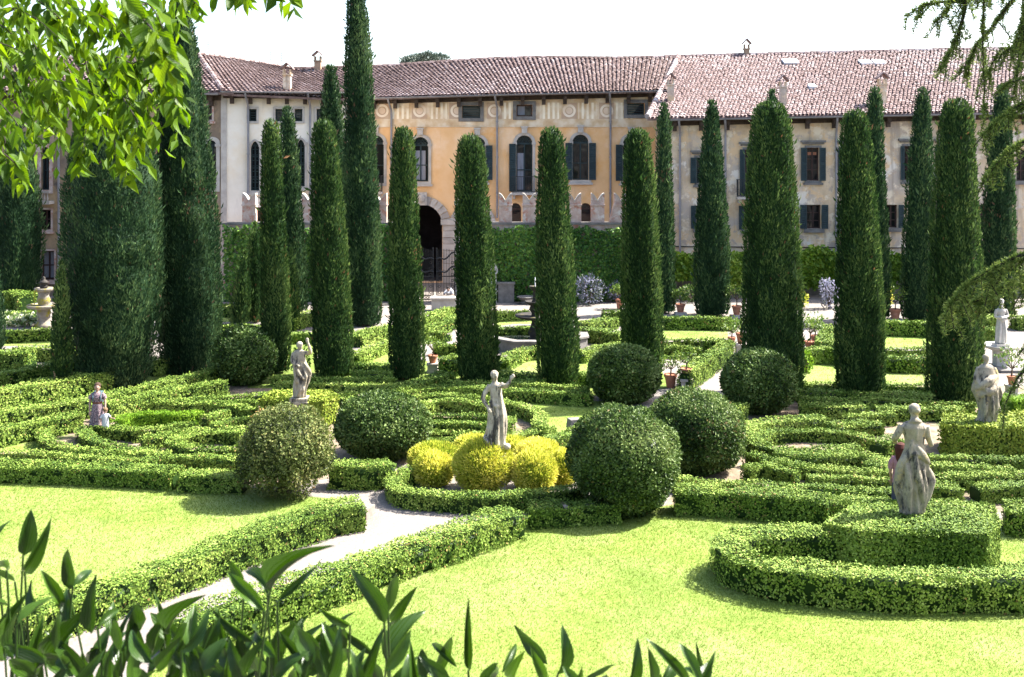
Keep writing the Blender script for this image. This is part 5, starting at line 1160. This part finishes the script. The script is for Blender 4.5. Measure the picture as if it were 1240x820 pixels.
# tiny statue by the ivy and stone planter
gs = P(597, 366); statue('small pale statue in front of the ivy beside the fourth cypress', np.array([gs[0],gs[1],.75]), 100, 170, 50, [(168,28,72),(140,30,70),(110,32,68),(85,36,64),(60,34,66),(42,36,64),(34,42,58)], (50,18,12), [([(36,45,0),(28,80,-.05),(44,95,-.15)],[.05,.045,.035],True),([(64,45,0),(72,80,-.05),(58,100,-.15)],[.05,.045,.035],True)], [], STATUEW, -1, 0, (.06,8,1), .75, (.45,.45), None, .75, .02)
a = P(613, 366); mb = MB(); mb.box(a+[0,0,.5], (.85,.6,1.0)); mb.box(a+[0,0,1.04], (.95,.7,.1)); tag(mb.build('stone_planter', GREYSTONE, origin=a), 'square grey stone planter in front of the ivy', 'planter')
a = P(637, 368); mb = MB(); mb.lathe([(.3,0),(.35,.08),(.22,.14),(.42,.32),(.5,.38),(.47,.4),(.1,.33)], a, 16); tag(mb.build('stone_urn', GREYSTONE, origin=a), 'pale shallow stone basin behind the dark fountain', 'basin')
a = P(541, 376); mb = MB(); mb.box(a+[0,0,.3], (1.5,.7,.6)); mb.box(a+[0,0,.64], (1.65,.85,.09)); tag(mb.build('stone_trough', STONE, origin=a), 'pale stone trough in front of the iron gate', 'trough')
a = P(696, 524); mb = MB(); mb.box(a+[0,0,.2], (.42,.4,.4), .3, taper=.8); tag(mb.build('stone_block', GREYSTONE, origin=a), 'grey stone block half behind the near ball bush', 'stone')

# ------------------------------------------------------------------ fountains
gf = P(648, 417); ft = thing('tiered_fountain', 'dark three-tier fountain half hidden by the fifth clipped cypress', 'fountain', gf)
mb = MB(); mb.lathe([(.42,0),(.42,.14),(.3,.2),(.22,.34),(.3,.5),(.2,.75),(.14,.95),(.2,1.08),(.14,1.3),(.26,1.45),(.2,1.62),(.16,1.75),(.1,1.9),(.09,2.25),(.12,2.35)], gf, 18); mb.build('column', FOUNT, ft, smooth=True)
for r, z, nm in ((.86,1.12,'lower_bowl'),(.45,1.70,'middle_bowl'),(.25,2.33,'upper_bowl')):
    mb = MB(); mb.lathe([(.1,z-.1),(r*.55,z-.06),(r*.92,z+.03),(r,z+.09),(r*.97,z+.11),(r*.8,z+.07),(.05,z+.06)], gf, 24); mb.build(nm, FOUNT, ft, smooth=True)
mb = MB(); mb.lathe([(.02,2.4),(.02,2.75),(.005,2.8)], gf, 6); mb.build('water_jet', WHITE, ft)
NP = 8; rp = 2.3
for k in range(NP):
    t0, t1 = math.pi*2*(k+.5)/NP, math.pi*2*(k+1.5)/NP; m = MB(); v = []
    for z, o in ((0,0),(.42,0)):
        for t, r in ((t0, rp), (t1, rp), (t1, rp-.3), (t0, rp-.3)): v.append((gf[0]+r*math.cos(t), gf[1]+r*math.sin(t), z))
    m.hexa(np.array(v), 0, random.random()); v = []
    for z in (.425,.5):
        for t, r in ((t0, rp+.07), (t1, rp+.07), (t1, rp-.37), (t0, rp-.37)): v.append((gf[0]+r*math.cos(t), gf[1]+r*math.sin(t), z))
    w = m.build('pool_wall', GREYSTONE, ft); m = MB(); m.hexa(np.array(v)); m.build('rim_stone', GREYSTONE, ft, w)
mb = MB(); mb.lathe([(rp-.25,.24),(.01,.245)], gf, 16); mb.build('water', WATER, ft)
g2 = P(53, 396); ft = thing('mossy_fountain', 'mossy two-bowl stone fountain with pointed finial at left', 'fountain', g2)
mb = MB(); mb.lathe([(.42,0),(.4,.15),(.3,.25),(.28,.55),(.32,.62),(.27,.85),(.2,.95),(.26,1.12),(.3,1.25),(.22,1.45),(.28,1.6),(.16,1.75)], g2, 18); mb.build('column', FOUNT2, ft, smooth=True)
for r, z in ((.76,.92),(.42,1.68)):
    mb = MB(); mb.lathe([(.1,z-.14),(r*.5,z-.1),(r*.93,z-.01),(r,z+.08),(r*.96,z+.12),(r*.8,z+.08),(.05,z+.07)], g2, 20); mb.build('bowl', FOUNT2, ft, smooth=True)
mb = MB(); mb.lathe([(.12,1.75),(.2,1.85),(.12,1.92),(.18,2.0),(.24,2.04),(.16,2.1),(.06,2.2),(.08,2.26),(.01,2.33)], g2, 14); mb.build('finial', FOUNT, ft, smooth=True)
mb = MB(); mb.tube([g2+[-.38,-.1,1.68], g2+[-.39,-.1,1.05]], [.03,.02], 6); mb.build('moss_strand', YEL, ft)

# ------------------------------------------------------------------ potted lemons
def pot(label, x, yt, yb, wpx, ytop, yped=None, lemon=True):
    base = P(x, yped or yb); D = base[1]; s = D/F; hp = (yb-yt)*s; w = wpx*s/2; root = thing('potted_lemon', label, 'potted plant', base, 'terracotta pots with citrus')
    z0 = 0
    if yped:
        z0 = (yped-yb)*s; mb = MB(); mb.box(base+[0,0,z0*.4], (w*2.0,w*2.0,z0*.8)); mb.box(base+[0,0,z0*.9-.001], (w*2.35,w*2.35,z0*.2)); mb.box(base+[0,0,.04], (w*2.3,w*2.3,.08)); mb.build('pedestal', STONE, root)
    c = base+[0,0,z0]
    mb = MB(); mb.lathe([(w*.62,0),(w*.7,hp*.3),(w*.88,hp*.78),(w*1.0,hp*.8),(w*1.03,hp*.98),(w*.95,hp),(w*.86,hp*.9),(.01,hp*.88)], c, 18); mb.build('pot', TERRA, root)
    hc = (yt-ytop)*s; mb = MB(); t0 = c+[0,0,hp*.85]
    mb.tube([t0, t0+[.02,0,hc*.35]], [.03,.022], 6)
    tips = []
    for k in range(7):
        th = k*.9+x; e = t0+np.array([math.cos(th)*hc*.38, math.sin(th)*hc*.38, hc*RNG.uniform(.55,.9)]); mb.tube([t0+[.02,0,hc*.3], (t0+e)/2+[0,0,hc*.12], e], [.018,.012,.006], 5); tips.append(e)
    mb.build('stem', BARK, root); mb = MB(); n = 190; q = nrm(RNG.normal(size=(n,3))); i = RNG.integers(0,7,n); p = np.array(tips)[i]+q*RNG.uniform(.2,1,n)[:,None]*hc*.26
    lv = max(.1,.003*D)*RNG.uniform(.7,1.3,n); mb.leaves(p, q, lv, lv*.5, .2, .6, .8, 0, np.clip(.55+.28*RNG.normal(size=n),0,1)); mb.build('foliage', LEMON, root)
pot('potted plant on a stone pedestal between third and fourth cypresses', 524, 430, 439.5, 12, 408, 451)
pot('terracotta pot on the ground beside the path hedge end', 812, 453, 469, 16, 426)
pot('terracotta pot raised on a square pedestal by the path', 831, 446, 458, 14, 422, 472)
pot('terracotta pot with light plant by the sixth cypress', 750, 362, 374, 9, 342)
pot('terracotta pot on a low base between two rear cypresses', 824, 368, 378, 12, 350, 381)
pot('terracotta pot left of the widest cypress on the court', 892, 370, 381, 12, 342, 384)
pot('upper pot on a pedestal at the path corner', 897, 403, 416, 12, 384, 430)
pot('lower pot behind the path hedge corner', 886, 408, 418, 10, 388)
pot('wide front pot right of the widest cypress', 981, 413, 421, 15, 380)
pot('rear pot of the pair right of the widest cypress', 987, 406, 416, 12, 388)
pot('terracotta pot before the gravel court between right cypresses', 1084, 374, 386, 14, 344, 388)
pot('terracotta pot with lemon plant at the right edge below the fountain', 1225, 455, 466, 11, 422, 478)

# ------------------------------------------------------------------ people
SKIN = surf('skin', [(.27,.165,.125),(.33,.21,.16)], 6, 3, .6)
def cloth(name, c1, c2, sc_=6, spots=None): return surf(name, [c1, c2], sc_, 5, .9, .2, 30, .01, spots=spots)
def limb(mb, pts, rad): q = smooth_line(pts, .03); mb.tube(q, np.interp(np.linspace(0,1,len(q)), np.linspace(0,1,len(rad)), rad), 10)
def loftz(mb, rows, c=(0,0,0), n=26, folds=None):
    th = np.arange(n)*2*math.pi/n; rg = []
    for z, cx, cy, rx, ry in rows:
        m = 1+(folds[0]*np.clip((folds[2]-z)/.3,0,1)*np.sin(th*folds[1]) if folds else 0)
        rg.append(np.asarray(c)+np.c_[cx+rx*m*np.cos(th), cy+ry*m*np.sin(th), np.full(n, z)])
    mb.loft(rg)
def place(objs_root, g, rz, s):
    objs_root.location = [float(v) for v in g]; objs_root.rotation_euler = (0,0,rz); objs_root.scale = (s,s,s)
def standing(label, g, rz, s, arms, torso=True):
    root = thing('person', label, 'person'); mb = MB()
    head(mb, (0,-.01,1.535), .112, -1, .2, False); mb.tube([(0,.01,1.33),(0,0,1.46)], [.055,.05], 10)
    loftz(mb, [(.80,0,0,.15,.10),(.9,0,0,.165,.11),(1.0,0,0,.135,.095),(1.1,0,0,.13,.09),(1.22,0,0,.155,.105),(1.32,0,0,.16,.09),(1.37,0,0,.09,.06)])
    for sg in (-1, 1):
        limb(mb, [(sg*.085,0,.86),(sg*.09,-.01,.47),(sg*.09,.02,.09)], [.082,.055,.036]); mb.tube([(sg*.09,.04,.045),(sg*.095,-.06,.035),(sg*.1,-.15,.025)], [.04,.042,.025], 8)
    for a in arms:
        limb(mb, a, [.048,.038,.027]); hand(mb, a[-1], np.array(a[-1])-np.array(a[-2]), (0,-1,.2), 1.0, .010)
    b = mb.build('body', SKIN, root); remeshed(b, .016, 2, .4); return root
# woman with patterned dress
wd = standing('woman in a patterned long dress with brown belt in the maze', None, 0, 1, [[(-.165,0,1.31),(-.225,.0,1.05),(-.215,-.06,.80)], [(.165,0,1.31),(.225,0,1.07),(.25,-.08,.86)]])
mb = MB(); loftz(mb, [(.26,0,0,.235,.19),(.5,0,0,.225,.17),(.8,0,0,.19,.14),(.95,0,0,.165,.12),(1.04,0,0,.142,.105),(1.12,0,0,.143,.105),(1.22,0,-.01,.168,.122),(1.31,0,0,.172,.105),(1.37,0,0,.1,.072)], n=40, folds=(.07,9,.95))
for sg in (-1, 1): mb.tube([(sg*.13,0,1.33),(sg*.2,0,1.24),(sg*.215,0,1.17)], [.05,.07,.068], 10)
mb.build('dress', cloth('patterned_dress', (.17,.11,.12), (.24,.18,.2), 8, [((.05,.03,.05),26,.5,.56),((.38,.32,.32),34,.58,.62)]), wd)
mb = MB(); mb.lathe([(.150,1.03),(.150,1.08)], (0,0,0), 24); o = mb.build('belt', cloth('brown_belt', (.10,.035,.018), (.13,.05,.028)), wd); o.scale = (1,.76,1)
mb = MB(); mb.ell((0,.02,1.575), (.105,.115,.1), 14, 10); mb.ell((0,.12,1.55), (.055,.055,.055)); mb.build('hair', cloth('brown_hair', (.035,.02,.013), (.06,.035,.022), 30), wd)
mb = MB()
for sg in (-1, 1): mb.tube([(sg*.11,.08,1.36),(sg*.12,-.02,1.375),(sg*.115,-.11,1.25),(sg*.12,-.11,1.12)], .02, 6)
mb.box((0,.17,1.2), (.26,.12,.34)); mb.build('backpack', cloth('teal_backpack', (.05,.09,.10), (.08,.13,.15)), wd)
place(wd, at(118,0,30.3)*[1,1,0], .15, .905)
# toddler
ch = standing('toddler in a white shirt reaching out beside the woman', None, 0, 1, [[(-.165,0,1.30),(-.25,-.05,1.08),(-.24,-.14,.86)], [(.165,0,1.30),(.3,-.1,1.15),(.42,-.2,1.12)]])
mb = MB(); loftz(mb, [(.62,0,0,.2,.15),(.8,0,0,.19,.14),(1.0,0,0,.175,.13),(1.2,0,0,.18,.125),(1.32,0,0,.172,.1),(1.38,0,0,.09,.07)], n=24)
for sg, e in ((-1,(-.24,-.03,1.14)), (1,(.26,-.07,1.19))): mb.tube([(sg*.13,0,1.32), e], [.06,.065], 10)
mb.build('shirt', cloth('white_shirt', (.36,.37,.41), (.44,.45,.47)), ch)
mb = MB(); mb.ell((0,.0,1.60), (.135,.14,.125), 14, 10); mb.build('hair', cloth('fair_hair', (.12,.07,.035), (.18,.11,.06), 30), ch)
b = [c for c in ch.children if c.name.startswith('body')][0]
place(ch, at(127.5,0,30.1)*[1,1,0], .3, .50)
# red-haired person behind the near statue
rd = standing('red-haired person in pink standing behind the back-turned statue', None, 0, 1, [[(-.165,0,1.31),(-.22,.0,1.05),(-.2,-.08,.82)], [(.165,0,1.31),(.22,0,1.05),(.2,-.08,.82)]])
mb = MB(); loftz(mb, [(.78,0,0,.19,.135),(.95,0,0,.175,.125),(1.08,0,0,.165,.115),(1.22,0,0,.18,.125),(1.32,0,0,.175,.105),(1.38,0,0,.1,.075)], n=24)
for sg in (-1, 1): mb.tube([(sg*.13,0,1.32),(sg*.2,0,1.2),(sg*.215,0,1.08)], [.06,.068,.06], 10)
mb.build('top', cloth('pink_top', (.26,.12,.15), (.32,.17,.2)), rd)
mb = MB(); loftz(mb, [(.1,-.0,0,.2,.14),(.4,0,0,.2,.14),(.8,0,0,.185,.135),(.95,0,0,.17,.12)], n=20); mb.build('skirt', cloth('dark_skirt', (.04,.04,.06), (.07,.07,.09)), rd)
mb = MB(); loftz(mb, [(1.22,0,.09,.07,.05),(1.34,0,.085,.115,.075),(1.45,0,.05,.13,.105),(1.56,0,.02,.125,.125),(1.63,0,.01,.09,.09),(1.66,0,.0,.03,.03)], n=20); mb.build('hair', cloth('red_hair', (.035,.008,.005), (.06,.013,.008), 30), rd)
place(rd, at(1091,0,23.5)*[1,1,0], math.pi-.3, 1.0)
# crouching visitor by the trough
cr = thing('person', 'crouching visitor in a white shirt at the stone trough by the gate', 'person'); mb = MB()
head(mb, (0,-.42,.86), .112, -1, .1, False); mb.tube([(0,-.28,.80),(0,-.37,.84)], [.055,.05], 10)
limb(mb, [(0,.08,.30),(0,-.02,.52),(0,-.24,.76)], [.15,.14,.15])
for sg in (-1, 1):
    limb(mb, [(sg*.1,.06,.28),(sg*.19,-.34,.42),(sg*.17,-.08,.08)], [.09,.065,.04]); mb.tube([(sg*.17,-.03,.04),(sg*.18,-.15,.035),(sg*.18,-.22,.02)], [.04,.04,.025], 8)
    limb(mb, [(sg*.17,-.24,.74),(sg*.24,-.42,.55),(sg*.08,-.58,.48)], [.05,.04,.028]); hand(mb, (sg*.08,-.58,.48), (-sg*.4,-1,-.1), (0,0,1), 1, .010)
b = mb.build('body', SKIN, cr); remeshed(b, .012, 2, .4)
mb = MB(); limb(mb, [(0,.11,.30),(0,.0,.54),(0,-.27,.78)], [.18,.185,.19])
for sg in (-1, 1): mb.tube([(sg*.14,-.24,.75),(sg*.23,-.38,.6)], [.08,.065], 10)
mb.build('shirt', bpy.data.materials['white_shirt'], cr)
mb = MB()
for sg in (-1, 1): mb.tube([(sg*.08,.08,.27),(sg*.17,-.27,.40)], [.13,.095], 10)
mb.build('shorts', bpy.data.materials['dark_skirt'], cr)
mb = MB(); mb.ell((0,-.40,.90), (.105,.115,.095), 14, 10); mb.build('hair', cloth('black_hair', (.012,.01,.01), (.025,.02,.02), 30), cr)
place(cr, P(544, 372)+np.array([0,0,.0]), -.2, 1.0)
cr.location.y += 1.0
# ------------------------------------------------------------------ small things
a, b = P(446, 634), P(449, 622); mb = MB(); c = (P(444,632)+P(450,620))/2; mb.box(c+[0,0,.1], (.07,.5,.2), -.25); tag(mb.build('path_edging', EDGE, origin=c), 'weathered grey edging board at the end of the path hedge', 'edging')
a = P(684, 634); mb = MB(); mb.box(a+[0,0,.2], (.1,.4,.4), .2); tag(mb.build('path_edging', EDGE, origin=a), 'pale stone upright between path hedge and near ball bush', 'edging')
def antenna(label, x, y0, y1, d):
    p0, p1 = at(x, y1, d), at(x, y0, d); mb = MB(); mb.tube([p0, p1], .018, 5)
    for k in range(4): z = p1-(p1-p0)*(.06+.12*k); mb.tube([z-[.35,0,0], z+[.35,0,0]], .01, 4)
    tag(mb.build('antenna', METAL, origin=p0), label, 'antenna')
antenna('thin roof antenna left of the ridge end on the cream wing', 252, 50, 72, 67)
antenna('thin roof antenna above the cream wing, left of the pair', 328, 62, 86, 70)
antenna('thin roof antenna above the cream wing, right of the pair', 341, 63, 88, 70)

# ------------------------------------------------------------------ near foliage: leaves as single pieces
def leafmesh(name, mat, wid, bend, cup, v, tipd=.0, rows=8, shape=None, twist=0.0):
    t = np.linspace(0, 1, rows); hw = (shape or (lambda t: np.sin(np.pi*t**.8)**.8))(t)*.5
    hw[0] = .02; hw[-1] = .004; V = []
    for i, tt in enumerate(t):
        ang = bend*tt; y = np.sin(ang)/bend if abs(bend) > .01 else tt; z = -(1-np.cos(ang))/bend if abs(bend) > .01 else 0
        for sgn in (-1, -.5, 0, .5, 1):
            x = sgn*hw[i]; wav = .03*math.sin(tt*9+sgn*2)*abs(sgn); V.append((x*math.cos(twist*tt), y, z+cup*abs(x)*wid+wav*wid+x*math.sin(twist*tt)))
    f = [(i*5+j, i*5+j+1, i*5+6+j, i*5+5+j) for i in range(rows-1) for j in range(4)]
    mb = MB(); mb.add(np.array(V), f, 0, v); o = mb.build(name, mat, smooth=True); me = o.data; bpy.data.objects.remove(o); return me
def put_leaf(me, root, base, tip, width, face, name='leaf'):
    d = tip-base; L = float(np.linalg.norm(d)); y = d/L; f = np.asarray(face, float); z = f-y*(f@y); z = z/(np.linalg.norm(z)+1e-9); x = np.cross(y, z)
    M = Matrix(((x[0]*width, y[0]*L, z[0]*L, base[0]-root.location[0]), (x[1]*width, y[1]*L, z[1]*L, base[1]-root.location[1]), (x[2]*width, y[2]*L, z[2]*L, base[2]-root.location[2]), (0,0,0,1)))
    o = bpy.data.objects.new(name, me); COL.objects.link(o); o.parent = root; o.matrix_basis = M; return o
# --- glossy shrub in the lower left corner
LM = [leafmesh('laurel_leaf', LAUREL, 1, b, c, v, twist=t) for b, c, v, t in ((.5,.25,.3,.1),(.9,.35,.55,-.3),(-.4,.2,.2,.25),(.3,.3,.8,0),(1.2,.3,.45,.4),(-.8,.2,.65,-.2))]
LV = [(28,672,40,624,24),(30,692,56,655,22),(83,714,82,650,18),(76,738,52,690,16),(88,710,120,678,13),(18,705,8,675,14),(110,768,108,705,22),(118,760,150,728,11),(163,768,160,716,20),(20,758,62,718,16),(80,764,80,705,18),
 (125,802,112,755,26),(165,808,160,752,27),(205,768,210,718,15),(206,780,228,740,9),(185,792,196,744,20),(220,788,262,752,12),(60,802,14,765,18),(245,812,272,770,24),(327,716,358,645,10),(336,728,389,682,11),(320,740,273,690,19),(324,719,300,668,13),
 (296,712,288,672,16),(307,777,256,746,14),(341,812,338,752,26),(348,788,397,755,13),(424,758,388,741,12),(465,754,441,690,21),(470,740,473,677,21),(473,754,497,721,16),(468,805,499,726,23),(455,795,400,743,14),(467,812,499,765,20),(553,808,514,765,10),
 (530,818,557,752,15),(567,812,567,741,12),(608,815,632,769,11),(663,805,625,753,22),(618,824,629,794,16),(676,815,700,769,15),(707,824,736,794,15),(789,830,794,793,13),(850,830,866,789,9),(580,826,612,795,13),(660,826,645,788,15),(440,826,455,790,16),
 (10,735,0,700,16),(45,745,30,705,18),(140,775,130,725,14),(60,770,95,745,14),(190,812,215,775,18),(290,815,300,765,20),(365,818,350,770,18),(230,815,205,785,14),(100,820,70,775,22),(35,815,45,770,20),(5,800,-5,750,20),(395,826,420,785,16),(8,690,22,655,12),(-4,650,10,628,9)]
rs = np.random.default_rng(11)
for k in range(140):
    x = rs.uniform(-20, 420) if k < 108 else rs.uniform(380, 880); y = rs.uniform(782, 860) if k < 108 else rs.uniform(824, 862)
    a_ = rs.uniform(-.9, .9); L_ = rs.uniform(38, 62); LV.append((x, y, x+L_*math.sin(a_), y-L_*math.cos(a_), rs.uniform(13, 23)))
lroot = thing('laurel_shrub', 'glossy dark laurel shrub in the near lower left corner', 'shrub', (-.6, 2.1, 6.4))
for i, (x0, y0, x1, y1, w) in enumerate(LV):
    d = rs.uniform(1.9, 2.35); b, t = at(x0, y0, d), at(x1, y1, d-rs.uniform(-.05,.09)); fc_ = np.array([rs.normal()*.45, -1, .35+rs.normal()*.35])
    put_leaf(LM[i % 6], lroot, b, t, w*d/F*.88, fc_)
    if y0 < 765 or i % 4 == 0:
        mb = MB(); r0 = np.array([b[0]+rs.normal()*.05, b[1]+.02, 6.45]); mb.tube(smooth_line([r0, (r0+b)/2+[rs.normal()*.02,0,0], b], .05), .0024, 5); mb.build('stem', LAUREL, lroot)
# --- hackberry branches in the upper left corner
TM = [leafmesh('hackberry_leaf', TREE, 1, b, c, v, rows=8, twist=t, shape=lambda t: np.sin(np.pi*t**.62)**.9*(1-.25*t)) for b, c, v, t in ((.5,.3,.35,.2),(.9,.25,.6,-.3),(-.3,.25,.15,.3),(.2,.3,.8,0),(1.1,.3,.5,.5),(.6,.2,.95,-.5),(-.5,.35,.05,.1))]
troot = thing('hackberry_tree', 'bright green leafy branches hanging into the upper left corner', 'tree', (-4.6, 3.5, 6.4))
mb = MB(); mb.tube([(-4.6,3.5,6.3),(-4.5,3.6,8.0),(-4.3,3.8,9.6),(-4.4,4.0,12)], [.22,.17,.13,.07], 10); mb.build('trunk', BARK, troot)
TW = [[(45,0),(70,20),(95,50),(115,72),(130,100),(135,135)],[(0,30),(30,55),(55,90),(80,110),(105,125)],[(120,0),(140,30),(165,60),(185,90),(205,115),(220,138)],[(150,0),(175,25),(195,50),(205,80)],
 [(100,60),(110,110),(105,150),(100,185),(92,200)],[(130,100),(145,140),(155,180),(152,215)],[(0,70),(20,100),(35,135),(42,150)],[(-5,180),(12,192),(26,208),(28,222)],[(212,-8),(235,2),(246,14)],[(262,-10),(290,-8),(300,0)],[(325,-12),(345,-4),(360,6)],
 [(60,120),(68,145),(72,170)],[(160,80),(175,110),(180,140),(190,155)],[(-5,120),(12,138),(22,152)],[(20,0),(30,30),(45,60)],[(80,0),(100,25),(120,45)],[(50,95),(75,100),(100,110),(125,118)],[(-5,5),(8,40),(5,75)],[(180,5),(198,35),(208,65)],[(130,140),(138,170),(140,200)],
 [(60,30),(75,60),(80,90)],[(30,80),(45,110),(60,140)],[(-5,50),(20,60),(45,75)],[(140,70),(150,100),(160,130)],[(90,10),(125,20),(150,45)],[(10,10),(40,20),(70,45)],[(150,120),(165,145),(172,170)],[(-10,90),(5,110),(15,125)],[(100,120),(120,140),(125,165)],[(200,90),(210,112),(216,125)],[(-8,150),(5,170),(8,205)]]
nleaf = 0; rest = MB(); seen = []
for k, tw in enumerate(TW):
    d0 = rs.uniform(3.3, 5.6); 
    if k in (3, 18): d0 = 2.7
    inner = tw[0][0] > 3 and tw[0][1] > 3 and seen
    if inner: e_ = min(seen, key=lambda q: (q[0]-tw[0][0])**2+(q[1]-tw[0][1])**2); d0 = e_[2]; tw = [e_[:2]]+tw
    pts = smooth_line([at(x, y, d0+(rs.normal()*.1 if i_ else 0)) for i_, (x, y) in enumerate(tw)], .02*d0/4)
    seen += [(CX+q[0]*F/q[1], YH-(q[2]-H)*F/q[1], q[1]) for q in pts[::3]]
    st = pts[0]; lim = pts[:1] if inner else smooth_line([np.array([-4.4,3.8,9.5+.2*(k%4)]), (np.array([-4.4,3.8,9.6])+st)/2+[0,0,.5], st], .3)
    mb = MB(); mb.tube(np.concatenate([lim[:-1], pts]), np.r_[np.linspace(.012,.004,len(lim)-1), np.linspace(.0032,.0012,len(pts))], 6); mb.build('branch', TWIG, troot)
    L_ = np.linalg.norm(np.diff(pts, axis=0), axis=1).sum(); spx = 6.0*d0/F; m = int(L_/spx)
    for j in range(m+1):
        i = min(len(pts)-1, int(j/max(1,m)*(len(pts)-1))); p = pts[i]; tg = nrm((pts[min(i+1,len(pts)-1)]-pts[max(i-1,0)])[None])[0]
        sg = 1 if j % 2 else -1; lenpx = rs.uniform(17, 33); sd_ = np.array([1.,0,0])*sg
        if k in (3, 18): lenpx *= 1.35
        ax = nrm((tg*.5+sd_*rs.uniform(.15,.9)+np.array([0, rs.normal()*.45, -rs.uniform(.35,1.3)]))[None])[0]
        Lm = lenpx*d0/F; b = p+rs.normal(size=3)*.008; t = b+ax*Lm; fc_ = np.array([rs.normal()*.8, -.5+rs.normal()*.6, .75])
        put_leaf(TM[int(rs.integers(0,7))], troot, b, t, Lm*rs.uniform(.4,.52), fc_) if nleaf < 300 else rest.leaves(np.array([b]), np.array([fc_]), np.array([Lm]), np.array([Lm*.45]), 0, 0, .2, 0, np.array([rs.random()]), np.array([ax]))
        nleaf += 1
# a second, farther layer of the same tree that closes the gaps
for k in range(880):
    x, y = rs.uniform(-10, 222), rs.uniform(-10, 205)
    if y > 185-0.25*x+(40 if x < 30 else 0) and rs.random() < .7: continue
    d = rs.uniform(5, 7.5); b = at(x, y, d); L_ = rs.uniform(15,26)*d/F; ax = nrm(np.array([[rs.normal()*.7, rs.normal()*.5, -1.]])); rest.leaves(np.array([b]), np.array([[rs.normal()*.6,-.5,.75]]), np.array([L_]), np.array([L_*.46]), 0, 0, .3, 0, np.array([rs.random()]), ax)
o = rest.build('leaf_mass', TREE, troot); o['kind'] = 'stuff'
# --- cedar branches at the right edge
croot = thing('cedar_tree', 'dark cedar branches drooping in from the right edge', 'tree', (6.6, 8.2, 0))
mb = MB(); mb.tube([(6.6,8.2,0),(6.6,8.2,6),(6.5,8.1,13)], [.45,.36,.2], 12); mb.build('trunk', BARK, croot)
CB_ = [([(1300,-30),(1205,-12),(1160,0),(1120,6),(1096,20)],7.5,1.0),([(1172,-12),(1164,30),(1152,60),(1140,84)],7.5,1.3),([(1192,-14),(1190,50),(1192,110),(1191,150)],7.2,.55),([(1250,-20),(1222,5),(1200,35),(1182,55),(1168,92)],7.6,1.1),
 ([(1300,-20),(1245,20),(1236,60),(1230,100),(1226,120)],7.3,1.3),([(1300,20),(1240,50),(1215,64),(1208,76)],7.4,1.0),([(1150,4),(1140,20),(1130,28)],7.5,.9),([(1118,6),(1112,22)],7.5,.6),([(1212,60),(1200,80),(1195,95)],7.5,.9),
 ([(1320,95),(1240,125),(1212,143),(1190,164)],6.8,1.4),([(1320,140),(1240,172),(1215,190),(1193,218)],6.6,1.5),([(1320,285),(1240,308),(1205,324),(1172,345),(1148,372)],6.5,1.6),([(1320,310),(1240,336),(1200,356),(1162,374),(1146,386)],6.7,1.6),
 ([(1320,395),(1245,445),(1226,470),(1214,500)],6.4,1.2),([(1320,380),(1250,415),(1232,432)],6.6,1.0),([(1300,60),(1238,95),(1222,100),(1210,112)],7.2,1.0),([(1248,-20),(1240,30),(1244,80)],7.0,1.2)]
nd_ = MB()
for k, (px, d, dn) in enumerate(CB_):
    pts = smooth_line([at(x, y, d) for x, y in px], .02); nn = len(pts)
    far = pts[0]; full = np.concatenate([np.array([[6.55,8.2,far[2]+.5], (np.array([6.55,8.2,far[2]+.6])+far)/2]), pts])
    mb = MB(); mb.tube(full, np.r_[.035,.022,np.linspace(.016 if dn > .9 else .008,.003,nn)], 6); mb.build('branch', TWIG, croot)
    for s_ in smooth_line(full[:3], .05):
        m = 16; q = nrm(rs.normal(size=(m,3))+np.array([0,0,.3])); ll = rs.uniform(.05,.10,m); nd_.leaves(np.tile(s_,(m,1))+rs.normal(size=(m,3))*.05, q, ll, .009, 0, 0, .8, 0, np.clip(.45+.3*rs.normal(size=m),0,1), q, .0)
    for i in range(0, nn, 1):
        x_ = CX+pts[i][0]*F/pts[i][1]
        if x_ > 1420: continue
        shoots = [pts[i]]
        if rs.random() < (.42 if k not in (9,10,11,12) else .7)*dn:                    # a short side twig
            tg = nrm((pts[min(i+1,nn-1)]-pts[max(i-1,0)])[None])[0]; dr = nrm((tg*.5+np.array([rs.normal()*.5, rs.normal()*.5, -.45 if k > 8 else -.6]))[None])[0]; L_ = rs.uniform(.05,.20 if k not in (11,12) else .27)*(1-.4*i/nn)
            q = pts[i]+dr*np.linspace(0,L_,int(L_/.018)+2)[:,None]+np.array([0,0,-1])*(np.linspace(0,1,int(L_/.018)+2)**2*L_*.3)[:,None]; shoots += list(q)
            nd_.tube([q[0], q[-1]], .003, 4, 1)
        for s_ in shoots:
            m = 13; q = nrm(rs.normal(size=(m,3))+np.array([0,0,.4])); ll = rs.uniform(.024,.042,m); nd_.leaves(np.tile(s_,(m,1)), q, ll, .0062, 0, 0, .8, 0, np.clip(.45+.3*rs.normal(size=m),0,1), q, .0)
o = nd_.build('needles', [CEDAR, TWIG], croot); o['kind'] = 'stuff'
